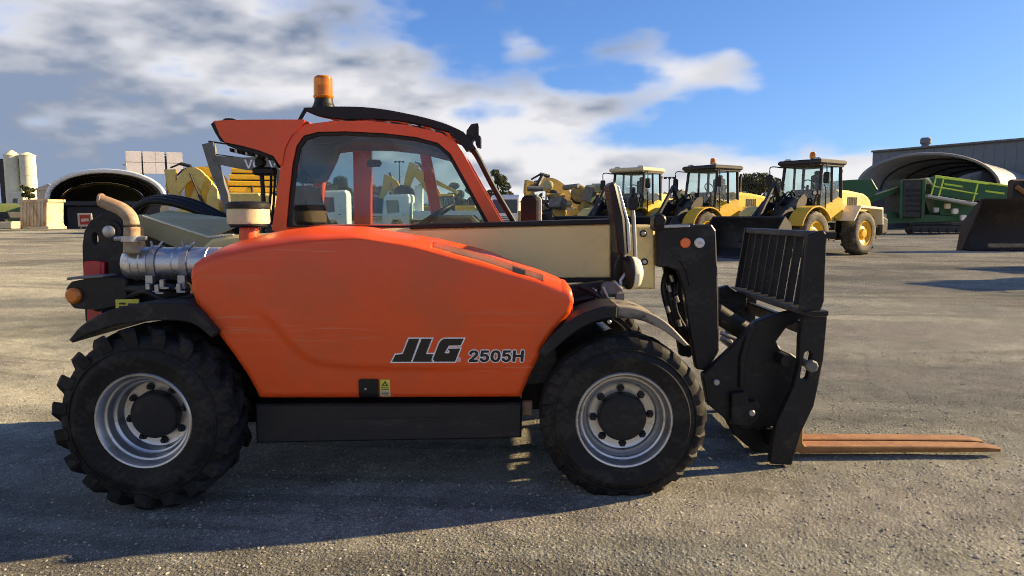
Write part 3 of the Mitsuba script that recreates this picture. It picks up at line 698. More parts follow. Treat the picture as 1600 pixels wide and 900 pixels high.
add('telehandler__boom_head__hose_block', cat(box(kn, (0.06, 0.10, 0.10), 0.015), disc(kn + [0, -0.05, 0.01], 0.035, 0.06)), BLACK, 40)
hp = []
for k, dx in enumerate((-0.035, 0.0, 0.03)):
    hp.append(tube(curve([W(1052, 420, 4.05) + [dx, 0.04 * k, 0], W(1046, 450, 4.0) + [dx, 0, 0], W(1050, 485, 4.0) + [dx * .6, 0, 0], W(1066, 520, 4.05) + [dx, 0, 0], W(1090, 545, 4.1)], 6), 0.017, 10))
add('telehandler__head_hose', cat(*hp), BLACK, True)
for a, b in ((1044, 446), (1056, 462), (1042, 478), (1060, 500), (1048, 430)):
    add('telehandler__head_hose__fitting', rod(W(a, b, 3.97), W(a + 3, b + 10, 3.97), 0.011, 8), STEEL, 40)

# ------------------------------------------------------------------ fork carriage and forks
YC = 3.66
def cplate(pts, y0, y1, rnd=0.008, bev=0.006): return plate_px(pts, y0, y1, bev, rnd)
link = [(1098, 588), (1120, 566), (1148, 540), (1166, 520), (1180, 503), (1206, 493), (1254, 483), (1252, 498), (1228, 513), (1213, 534), (1220, 545), (1236, 552), (1250, 562), (1243, 600), (1216, 666), (1192, 668), (1160, 672), (1130, 652), (1106, 632)]
add('telehandler__tilt_link', cplate(link, 3.84, 3.90), BLACK, 40)
add('telehandler__tilt_link', cplate(link, 4.30, 4.36), BLACK, 40)
add('telehandler__tilt_link__rib', cplate([(1156, 560), (1166, 526), (1178, 508), (1186, 508), (1174, 530), (1166, 560), (1164, 600), (1155, 610)], 3.82, 3.842), BLACK, 40)
add('telehandler__tilt_link__hook', cat(cplate([(1143, 615), (1165, 612), (1170, 628), (1182, 626), (1188, 636), (1186, 656), (1172, 668), (1143, 664)], 3.80, 3.842, 0.01)), BLACK, 40)
for a, b, y, r in ((1119, 597, 3.835, 0.019), (1174, 645, 3.795, 0.018)):
    add('telehandler__tilt_link__pin', disc(W(a, b, y), r, 0.03), STEEL, 40)
add('telehandler__lower_arm', cplate([(1098, 585), (1112, 580), (1150, 640), (1178, 664), (1213, 698), (1213, 722), (1200, 720), (1165, 695), (1148, 680)], 3.90, 3.97), BLACK, 40)
add('telehandler__lower_arm', cplate([(1098, 585), (1112, 580), (1150, 640), (1178, 664), (1213, 698), (1213, 722), (1200, 720), (1165, 695), (1148, 680)], 4.23, 4.30), BLACK, 40)
# tilt cylinder
c0, c1, c2 = W(1118, 488, 4.12), W(1168, 520, 4.12), W(1190, 536, 4.12)
add('telehandler__tilt_cylinder', rod(c0, c1, 0.058, 20), PLASTIC, 40)
add('telehandler__tilt_cylinder__rod', rod(c1, c2, 0.03, 16), STEEL, 40)
add('telehandler__tilt_cylinder__pipe', cat(rod(W(1128, 527, 4.0), W(1152, 546, 4.0), 0.024, 12), rod(W(1126, 520, 3.98), W(1150, 530, 3.98), 0.012, 8)), STEEL, 40)
# back frame: upright plates, cross tubes
up = [(1256, 494), (1293, 494), (1287, 560), (1277, 610), (1272, 634), (1252, 676), (1237, 727), (1204, 725), (1207, 695), (1214, 660), (1240, 606), (1249, 570), (1250, 530)]
xz = sg.Polygon(XZ(up, YC)).buffer(-0.006).buffer(0.006, 4)
slot = sg.LineString(XZ([(1262, 590), (1264, 557)], YC)).buffer(0.021)
slot = sg.LineString(XZ([(1257, 588), (1263, 555)], YC)).buffer(0.022)
xz = xz.difference(slot)
if xz.geom_type != 'Polygon': xz = max(xz.geoms, key=lambda g: g.area)
add('telehandler__carriage__upright', slab(xz, YC, YC + 0.05, 0.004), BLACK, 40)
add('telehandler__carriage__upright', slab(xz, 4.72, 4.77, 0.004), BLACK, 40)
bolt = W(1266, 571, YC)
add('telehandler__carriage__hinge_bolt', lathe([(0, -0.035), (0.026, -0.035), (0.034, -0.025), (0.034, -0.004), (0.022, -0.002), (0.022, 0.10), (0, 0.10)], 8, 'y', bolt), MACHINEGREY, 30)
cb = W(1266, 571, YC)
add('telehandler__carriage__hinge_tube', rod((cb[0] - 0.10, 3.72, cb[2] + 0.01), (cb[0] - 0.10, 4.72, cb[2] + 0.01), 0.034, 16), BLACK, 40)
add('telehandler__carriage__cross_bar', box((W(1222, 712, YC)[0] + 0.01, 4.2, 0.09), (0.05, 1.00, 0.09), 0.008), BLACK, 40)
add('telehandler__carriage__cross_bar', box((W(1275, 520, YC)[0], 4.2, W(1275, 520, YC)[2]), (0.045, 1.00, 0.07), 0.008), BLACK, 40)
# load backrest
ZB = W(1270, 487, YC)[2]; ZT = W(1270, 362, 3.62)[2]
XB = W(1272, 420, YC)[0]
def lean(m):
    v = m.vertices; return trimesh.Trimesh(v + np.column_stack([0.055 * (v[:, 2] - ZB) / (ZT - ZB) - 0.01, 0 * v[:, 0], 0 * v[:, 0]]), m.faces, process=False)
def rail(z0, z1, y0, y1, x0, x1): return lean(box(((x0 + x1) / 2, (y0 + y1) / 2, (z0 + z1) / 2), (x1 - x0, y1 - y0, z1 - z0), 0.005))
add('telehandler__backrest__top_rail', rail(ZT - 0.035, ZT, 3.58, 4.80, XB - 0.035, XB + 0.03), BLACK, 40)
add('telehandler__backrest__bottom_rail', rail(ZB - 0.012, ZB + 0.018, 3.56, 4.82, XB - 0.07, XB + 0.05), BLACK, 40)
add('telehandler__backrest__end_post', slab_px([(1262, 366), (1286, 360), (1292, 366), (1288, 470), (1281, 490), (1250, 486)], 3.575, 3.60, 0.004), BLACK, 40)
for k in range(9):
    y = 3.70 + k * 0.128
    add('telehandler__backrest__bar', lean(box((XB - 0.002, y, (ZB + ZT) / 2), (0.045, 0.012, ZT - ZB - 0.03), 0.003)), BLACK, 40)
add('telehandler__backrest__end_post', rail(ZB, ZT, 4.78, 4.80, XB - 0.04, XB + 0.05), BLACK, 40)
add('telehandler__backrest__bracket', slab_px([(1124, 450), (1138, 446), (1168, 466), (1166, 480), (1140, 498), (1124, 496)], 4.6, 4.66, 0.006), BLACK, 40)
# forks
def fork(y, w, x0, x1, z):
    side = [(x0 - 0.0, z + 0.30), (x0 + 0.04, z + 0.30), (x0 + 0.045, z + 0.06), (x0 + 0.06, z + 0.042), (x0 + 0.7, z + 0.041), (x1 - 0.10, z + 0.036), (x1, z + 0.022), (x1, z), (x0 + 0.03, z), (x0 + 0.008, z + 0.012), (x0, z + 0.035)]
    m = slab(side, y - w / 2, y + w / 2, 0.005)
    v = m.vertices.copy()
    k = np.clip((v[:, 0] - (x1 - 0.16)) / 0.16, 0, 1)
    v[:, 1] = y + (v[:, 1] - y) * (1 - 0.5 * k ** 1.5)
    return trimesh.Trimesh(v, m.faces, process=False)
xf = W(1236, 700, 3.85)[0]
add('telehandler__fork', fork(3.845, 0.10, xf, W(1560, 699, 3.845)[0], 0.016), FORKRUST, 30)
add('telehandler__fork', fork(3.975, 0.10, xf, W(1534, 688, 3.965)[0], 0.016), FORKRUST, 30)

# ------------------------------------------------------------------ cab
YN, YR = 4.24, 5.04
outer = [(424, 362), (432, 310), (438, 262), (447, 230), (460, 206), (478, 194), (520, 189), (580, 189), (640, 196), (690, 208), (712, 222), (724, 240), (752, 290), (787, 352), (787, 362)]
inner = [(447, 358), (452, 300), (457, 255), (463, 228), (474, 212), (496, 206), (540, 205), (600, 208), (650, 214), (684, 223), (704, 240), (732, 290), (766, 352), (768, 358)]
def smoothpoly(p): return p.buffer(-0.02).buffer(0.04, 8).buffer(-0.02, 8)
OUT, INN = smoothpoly(sg.Polygon(XZ(outer, YN))), smoothpoly(sg.Polygon(XZ(inner, YN)))
frame = OUT.difference(INN)
add('telehandler__cab__side_frame', slab(frame, YN, YN + 0.09, 0.026), ORANGE, 40)
add('telehandler__cab__side_frame', slab(frame, YR - 0.07, YR, 0.014), ORANGE, 40)
seal = INN.difference(INN.buffer(-0.022))
add('telehandler__cab__window_seal', slab(seal, YN + 0.012, YN + 0.05, 0.003), PLASTIC, 40)
v, f = local_tris(INN.buffer(-0.004))
def pane_at(y): return trimesh.Trimesh(np.column_stack([v[:, 0], np.full(len(v), y), v[:, 1]]), f, process=False)
add('telehandler__cab__side_window', pane_at(YN + 0.03), TINT, False)
add('telehandler__cab__door_window', pane_at(YR - 0.03), CLEAR, False)
# roof skin between the side frames, rounded overhang at the back
rt = np.array(XZ([(436, 262), (447, 228), (460, 206), (478, 195), (520, 190), (580, 190), (640, 197), (690, 209), (712, 223)], YN))
inn = np.array(XZ([(446, 262), (455, 232), (467, 213), (482, 204), (520, 199), (580, 199), (640, 206), (686, 218), (705, 231)], YN))
add('telehandler__cab__roof', slab([tuple(p) for p in rt] + [tuple(p) for p in inn[::-1]], YN + 0.072, YR - 0.072, 0.004), ORANGE, 40)
add('telehandler__cab__headliner', slab([tuple(p - [0, 0.012]) for p in inn[3:]] + [tuple(p - [0, 0.075]) for p in inn[3:][::-1]], YN + 0.10, YR - 0.10, 0.004), HEADLINER, 40)
oh = [(331, 194), (336, 189), (352, 188), (420, 187), (478, 187), (470, 200), (456, 212), (446, 232), (440, 262), (428, 244), (408, 236), (380, 228), (350, 222), (340, 212)]
add('telehandler__cab__roof_overhang', slab(sg.Polygon(XZ(oh, YN)).buffer(-0.008).buffer(0.008, 5), YN - 0.01, YR + 0.01, 0.02), ORANGE, 40)
add('telehandler__cab__overhang_edge', slab_px([(329, 194), (334, 190), (343, 212), (352, 223), (344, 221), (336, 208)], YN - 0.014, YR + 0.014, 0.003), BLACK, 40)
add('telehandler__cab__roof_underside', slab_px([(350, 222.5), (382, 228.5), (410, 236.5), (428, 245), (434, 262), (426, 250), (404, 242), (376, 236), (356, 228)], YN + 0.02, YR - 0.02, 0.003), BLACK, 40)
for k in range(9):
    a = 358 + k * 8
    add('telehandler__cab__roof_underside_rib', slab_px([(a, 231 + k * 1.5), (a + 4, 231.6 + k * 1.5), (a + 5, 238 + k * 1.5), (a + 1, 237 + k * 1.5)], YN + 0.05, YN + 0.3, 0.001), STEEL if k % 2 else BLACK, 40)
add('telehandler__cab__roof_overhang_cap', slab_px([(346, 188), (352, 184.5), (362, 184.5), (368, 187.5)], YN + 0.12, YR - 0.4, 0.002), PLASTIC, 40)
# back posts and rear glass, windscreen
bx0 = W(436, 300, YN)[0]
rq = [W(428, 352, YN), W(440, 258, YN)]
def quad(a, b, y0, y1): return trimesh.Trimesh(np.array([[a[0], y0, a[2]], [b[0], y0, b[2]], [b[0], y1, b[2]], [a[0], y1, a[2]]]), np.array([[0, 1, 2], [0, 2, 3]]), process=False)
add('telehandler__cab__windscreen', quad(W(782, 352, YN), W(716, 228, YN), YN + 0.06, YR - 0.06), CLEAR, False)
add('telehandler__cab__rear_window', quad(W(436, 352, YN), W(446, 240, YN), YN + 0.06, YR - 0.06), CLEAR, False)
# pillars of the far side, the door's frame
YD = YR - 0.075
def post(pts, key): return add(key, slab_px(pts, YD - 0.05, YD, 0.006), ORANGE, 40)
post([(551, 228), (580, 228), (580, 362), (553, 362)], 'telehandler__cab__door_post')
post([(655, 236), (672, 240), (696, 362), (678, 362)], 'telehandler__cab__door_post')
post([(489, 276), (505, 276), (502, 362), (481, 362)], 'telehandler__cab__door_post')
add('telehandler__cab__door_header', slab_px([(470, 222), (700, 226), (704, 242), (656, 236), (470, 232)], YD - 0.06, YD - 0.002, 0.004), HEADLINER, 40)
cs = slab_px([(430, 352), (785, 352), (785, 430), (430, 430)], 4.34, YR, 0.01)
add('telehandler__cab__lower_body', cs, ORANGE, 40)
add('telehandler__cab__mirror_inside', slab(sg.Polygon(XZ([(578, 251), (596, 251), (600, 256), (596, 262), (578, 262)], YD)).buffer(-0.006).buffer(0.006, 4), YD - 0.09, YD - 0.06, 0.006), BLACK, 40)
add('telehandler__cab__mirror_inside_stem', rod(W(574, 256, YD - 0.06), W(584, 256, YD - 0.06), 0.008, 8), BLACK, 40)
# seat, steering wheel, console
sb = [(452, 366), (456, 318), (460, 290), (472, 290), (478, 318), (490, 352), (540, 354), (540, 366)]
add('telehandler__cab__seat', slab_px(sb, 4.44, 4.86, 0.03), SEATCLOTH, 40)
hr = sg.Polygon(XZ([(458, 284), (457, 250), (462, 240), (476, 240), (480, 250), (476, 284)], 4.5)).buffer(-0.02).buffer(0.02, 6)
add('telehandler__cab__headrest', slab(hr, 4.52, 4.78, 0.03), SEATCLOTH, 40)
add('telehandler__cab__roof_console', slab_px([(470, 214), (548, 210), (540, 228), (526, 232), (519, 252), (504, 282), (490, 286), (466, 262)], 4.36, 4.50, 0.02), HEADLINER, 40)
st0, st1 = W(690, 362, 4.62), W(676, 340, 4.62)
a = np.linspace(0, 2 * np.pi, 33)
ax = (st1 - st0) / np.linalg.norm(st1 - st0); e1 = np.array([0, 1.0, 0]); e2 = np.cross(ax, e1)
add('telehandler__cab__steering_wheel', cat(tube([st1 + 0.16 * (math.cos(q) * e1 + math.sin(q) * e2) for q in a], 0.013, 10), rod(st0, st1, 0.02), rod(st1 - 0.16 * e1, st1 + 0.16 * e1, 0.012, 8)), BLACK, 40)
add('telehandler__cab__console', slab_px([(668, 362), (682, 336), (736, 336), (760, 362)], 4.42, 4.9, 0.02), HEADLINER, 40)
# beacon
bc = W(506, 166, 4.52)
add('telehandler__beacon__base', lathe([(0, -0.03), (0.074, -0.03), (0.074, -0.008), (0.066, 0.006), (0.060, 0.022), (0.056, 0.046), (0, 0.046)], 36, 'z', bc), BLACK, 35)
add('telehandler__beacon__lens', lathe([(0.0, 0.046), (0.058, 0.046), (0.064, 0.055), (0.064, 0.062), (0.060, 0.066), (0.058, 0.165), (0.055, 0.178), (0.045, 0.186), (0, 0.188)], 40, 'z', bc), AMBER, 35)
add('telehandler__beacon__reflector', cat(box(bc + [0, 0, 0.10], (0.05, 0.03, 0.06), 0.006), disc(bc + [0, 0, 0.06], 0.04, 0.012, 'z')), AMBERLENS, 35)
# roof guard: two curved bars with cross slats
gtop = [(474, 168), (520, 166), (580, 168), (640, 178), (690, 191), (722, 205), (732, 216)]
gbot = [(474, 172), (500, 182), (540, 187), (590, 187), (640, 192), (690, 204), (712, 212), (726, 224)]
gp = [tuple(p) for p in curve(np.array(gtop, float), 5)] + [tuple(p) for p in curve(np.array(gbot, float), 5)[::-1]]
add('telehandler__roof_guard__side_bar', slab_px(gp, 4.30, 4.36, 0.006), BLACK, 40)
gw = sg.Polygon(XZ(gp, 4.30))
add('telehandler__roof_guard__side_bar', slab(gw, 4.90, 4.96, 0.006), BLACK, 40)
for a, b in ((500, 172), (540, 172), (580, 174), (620, 180), (660, 190), (695, 200)):
    p = W(a, b, 4.3)
    add('telehandler__roof_guard__cross_bar', box((p[0], 4.63, p[2]), (0.035, 0.538, 0.03), 0.005), BLACK, 40)
add('telehandler__roof_guard__leg', rod(W(478, 170, 4.32), W(468, 188, 4.32), 0.012, 8), BLACK, 40)
add('telehandler__roof_guard__leg', rod(W(656, 196, 4.32), W(652, 206, 4.32), 0.012, 8), BLACK, 40)
# front screen guard with work lamp
add('telehandler__screen_guard__side_bar', tube(curve([W(720, 208, 4.32), W(734, 226, 4.32), W(748, 248, 4.32), W(772, 294, 4.32), W(806, 352, 4.32)], 6), 0.018, 10), BLACK, 40)
add('telehandler__screen_guard__side_bar', tube(curve([W(720, 208, 4.32) + [0, .62, 0], W(734, 226, 4.32) + [0, .62, 0], W(748, 248, 4.32) + [0, .62, 0], W(772, 294, 4.32) + [0, .62, 0], W(806, 352, 4.32) + [0, .62, 0]], 6), 0.018, 10), BLACK, 40)
add('telehandler__screen_guard__bracket', plate_px([(700, 200), (722, 205), (738, 220), (740, 232), (728, 236), (716, 220), (704, 212)], 4.26, 4.34, 0.005, 0.004), BLACK, 40)
add('telehandler__work_lamp', cat(plate_px([(729, 204), (736, 194), (747, 192), (747, 211), (751, 213), (751, 230), (744, 228), (741, 214), (734, 222), (728, 214)], 4.28, 4.40, 0.012, 0.006)), BLACK, 40)
add('telehandler__work_lamp__stay', rod(W(736, 222, 4.32), W(747, 210, 4.32), 0.012, 8), STEEL, 40)
# cab back: lamp, lines and brackets
add('telehandler__rear_lamp', cat(box(W(414, 268, 4.4), (0.12, 0.1, 0.05), 0.012), disc(W(407, 254, 4.4), 0.03, 0.06)), BLACK, 40)
add('telehandler__rear_line', cat(tube(curve([W(408, 262, 4.4), W(411, 300, 4.4), W(414, 348, 4.4)], 5), 0.014, 8), tube(curve([W(424, 262, 4.42), W(423, 300, 4.45), W(418, 350, 4.42)], 5), 0.009, 8), tube(curve([W(430, 262, 4.42), W(428, 310, 4.45), W(424, 350, 4.42)], 5), 0.008, 8)), BLACK, True)
# hose bundle behind the boom's rear end
for k in range(4):
    o = np.array([0, 0.05 * k, 0.012 * (k % 2)])
    add('telehandler__rear_hose', tube(curve([W(196, 345, 4.35) + o, W(216, 322 - 2 * k, 4.35) + o, W(245, 314 - k, 4.35) + o, W(290, 323 - k, 4.35) + o, W(340, 345, 4.35) + o, W(390, 372, 4.3) + o], 6), 0.022, 12), BLACK, True)
add('telehandler__rear_hose__fitting', rod(W(336, 360, 4.2), W(352, 362, 4.2), 0.018, 10), STEEL, 40)

# mirrors and head lamp at the front right corner
def mirror_shell(c, w, h, d, rz, rx=0):
    p = sg.box(-w / 2, -h / 2, w / 2, h / 2).buffer(-0.04).buffer(0.04, 8)
    m = extrude(p, -d / 2, d / 2, d * 0.3)
    v = m.vertices; m = trimesh.Trimesh(np.column_stack([v[:, 0], -v[:, 2], v[:, 1]]), m.faces, process=False)
    m.apply_transform(trimesh.transformations.rotation_matrix(rx, [0, 1, 0])); m.apply_transform(trimesh.transformations.rotation_matrix(rz, [0, 0, 1])); m.apply_translation(c); return m
add('telehandler__side_mirror', mirror_shell(W(828, 330, 4.9), 0.125, 0.22, 0.04, -0.25), BLACK, 40)
add('telehandler__side_mirror__rim', mirror_shell(W(832, 330, 4.92), 0.135, 0.215, 0.012, -0.25), CREAMLIGHT, 40)
add('telehandler__front_mirror', slab_px([(952, 290), (957, 284), (963, 286), (976, 340), (980, 396), (974, 402), (966, 396), (960, 340)], 3.58, 3.80, 0.012), BLACK, 40)
add('telehandler__front_mirror__edge', slab_px([(961, 287), (968, 291), (984, 350), (986, 390), (981, 396), (978, 344)], 3.60, 3.66, 0.003), SILVER, 40)
add('telehandler__mirror_arm', cat(tube(curve([W(988, 322, 3.7), W(990, 345, 3.7), W(993, 408, 3.7)], 4), 0.0115, 10), tube([W(993, 406, 3.7), W(970, 438, 3.66), W(970, 474, 3.64)], 0.010, 10)), STEEL, 40)
add('telehandler__mirror_arm__clamp', cat(box(W(988, 318, 3.7), (0.05, 0.05, 0.07), 0.01), box(W(989, 300, 3.7), (0.022, 0.03, 0.05), 0.006)), BLACK, 40)
hl = W(990, 428, 3.62)
def hlp(p, m, key): return add(key, moved(lathe(p, 36, 'x'), pose(hl[0], 3.70, hl[2], 0.12)), m, 40)
hlp([(0, -0.008), (0.08, -0.008), (0.088, 0.0), (0.086, 0.02), (0.072, 0.042), (0.04, 0.056), (0, 0.06)], CREAMLIGHT, 'telehandler__head_lamp__shell')
hlp([(0, -0.045), (0.07, -0.042), (0.090, -0.02), (0.090, -0.006), (0, -0.006)], BLACK, 'telehandler__head_lamp__bezel')
add('telehandler__head_lamp__lens', slab(sa.scale(sg.Point(W(974, 424, 3.72)[[0, 2]]).buffer(0.1, 12), 0.42, 0.85), 3.74, 3.78, 0.006), BLACK, 40)
jn = [box(W(955, 452, 3.66), (0.10, 0.08, 0.08), 0.02), rod(W(940, 462, 3.66), W(968, 446, 3.66), 0.025), box(W(968, 470, 3.62), (0.04, 0.05, 0.10), 0.01)]
add('telehandler__lamp_mount', cat(*jn), MACHINEGREY, 40)
for a, b, c, d in ((942, 448, 950, 466), (960, 440, 972, 452), (950, 470, 958, 482), (930, 452, 934, 470)):
    add('telehandler__lamp_mount__bolt', rod(W(a, b, 3.6), W(c, d, 3.6), 0.008, 8), STEEL, 40)
add('telehandler__front_frame', cat(slab_px([(870, 450), (945, 440), (960, 500), (900, 510)], 3.70, 3.80, 0.01), rod(W(898, 470, 3.62), W(935, 462, 3.62), 0.016), tube(curve([W(905, 448, 3.64), W(925, 455, 3.6), W(940, 470, 3.6), W(944, 488, 3.6)], 5), 0.014, 8)), BLACK, 40)
add('telehandler__front_frame__stay', cat(rod(W(905, 482, 3.6), W(926, 474, 3.6), 0.011, 8), rod(W(926, 450, 3.62), W(927, 462, 3.62), 0.008, 8)), STEEL, 40)

# ------------------------------------------------------------------ background: wheel loaders
def at(px, y):
    return W(px, 338, y)[0]

def place(x, y, heading_deg):
    """Heading: 0 looks to the right, 90 away from the lens, 270 towards it."""
    return pose(x, y, float(ground_z(x, y)), math.radians(heading_deg))

def put(root, M):
    def go(part, mesh, m, smooth=35):
        key = f'{root}__{part}'; n = 0; k = key
        while k in scene: n += 1; k = f'{key}_{n:03d}'
        scene[k] = {**mikit.ply(mesh, m, smooth), 'to_world': T(M.tolist())}
        return k
    return go

def side_wheel(go, x, y, R, w, m_tyre, m_rim, name='wheel', lugs=12, rim_r=None):
    rr = rim_r or R * 0.55
    s = 1 if y > 0 else -1
    n = 0; key = name
    while any(k.startswith(go.root + '__' + key + '__') for k in scene): n += 1; key = f'{name}_{n:03d}'
    prof = [(rr, 0.06), (rr + 0.03, 0.01), (rr + (R - rr) * 0.5, -0.015), (R * 0.93, 0.02), (R * 0.985, 0.07), (R, w * 0.3), (R, w * 0.7), (R * 0.985, w - 0.07), (R * 0.93, w - 0.02), (rr + 0.03, w - 0.01), (rr, w - 0.05)]
    body = [lathe(prof, 40, 'y')]
    for k in range(lugs * 2):
        a = k * math.pi / lugs
        b = box((0, w * (0.25 if k % 2 else 0.75), 0), (R * 0.14, w * 0.5, R * 0.05), 0.01, rz=0.4 if k % 2 else -0.4)
        b.apply_translation((0, 0, R * 0.995)); b.apply_transform(trimesh.transformations.rotation_matrix(a, [0, 1, 0])); body.append(b)
    tm = cat(*body)
    rim = lathe([(rr, 0.06), (rr + 0.015, 0.03), (rr - 0.02, 0.035), (rr - 0.05, 0.09), (rr * 0.62, 0.13), (rr * 0.55, 0.12), (rr * 0.40, 0.09), (rr * 0.36, 0.04), (0, 0.03)], 32, 'y')
    for part, mm, m in (('tyre', tm, m_tyre), ('rim', rim, m_rim)):
        q = mm.copy()
        if s > 0:
            q.apply_transform(np.diag([1, -1, 1, 1.0])); q.invert()
        q.apply_translation((x, y, R))
        go(f'{key}__{part}', q, m, 35)

def glass_quad(pts):
    return trimesh.Trimesh(np.array(pts, float), np.array([[0, 1, 2], [0, 2, 3]]), process=False)

def cab_box(go, x0, x1, hw, z0, z1, m_post, rake=0.12, roof_m=None, over=0.12):
    """Glazed cab: posts, panes, roof, seat and controls."""
    corners = [(x1, hw), (x1, -hw), (x0, -hw), (x0, hw)]
    top = [(x1 - rake, hw * .94), (x1 - rake, -hw * .94), (x0 + 0.03, -hw * .94), (x0 + 0.03, hw * .94)]
    for (a, b), (c, d) in zip(corners, top):
        go('cab__post', tube([(a, b, z0), (c, d, z1)], 0.055, 8), m_post)
    xm = x0 + (x1 - x0) * 0.42
    for s in (1, -1):
        go('cab__post', tube([(xm, s * hw, z0), (xm + 0.02, s * hw * .94, z1)], 0.045, 8), m_post)
    for i, name in enumerate(('windscreen', 'side_window', 'rear_window', 'side_window')):
        j = (i + 1) % 4
        go('cab__' + name, glass_quad([(*corners[i], z0), (*corners[j], z0), (*top[j], z1), (*top[i], z1)]), CLEAR, False)
    go('cab__roof', box(((x0 + x1) / 2 - rake / 2 + 0.05, 0, z1 + 0.07), (x1 - x0 + 2 * over, 2 * hw + 0.16, 0.17), 0.05), roof_m or m_post)
    go('cab__roof_rim', box(((x0 + x1) / 2 - rake / 2 + 0.05, 0, z1 - 0.03), (x1 - x0 + over, 2 * hw + 0.04, 0.10), 0.02), m_post)
    go('cab__floor_panel', box(((x0 + x1) / 2, 0, z0 - 0.02), (x1 - x0 + 0.1, 2 * hw + 0.08, 0.12), 0.02), m_post)
    sx = x0 + (x1 - x0) * 0.35
    go('cab__seat', cat(box((sx, 0, z0 + 0.42), (0.5, 0.5, 0.16), 0.05), box((sx - 0.25, 0, z0 + 0.8), (0.14, 0.48, 0.7), 0.05), box((sx - 0.25, 0, z0 + 1.2), (0.1, 0.26, 0.18), 0.04), box((sx, 0, z0 + 0.18), (0.34, 0.3, 0.34), 0.02)), SEATCLOTH)
    a = np.linspace(0, 2 * np.pi, 17)
    go('cab__steering_wheel', cat(tube([(x1 - 0.55 + 0.1 * math.sin(q), 0.2 * math.cos(q), z0 + 0.78 + 0.17 * math.sin(q)) for q in a], 0.02, 6), rod((x1 - 0.5, 0, z0 + 0.76), (x1 - 0.25, 0, z0), 0.05, 8)), BLACK)
    go('cab__dashboard', box((x1 - 0.22, 0, z0 + 0.3), (0.24, 0.9, 0.6), 0.05), BLACK)

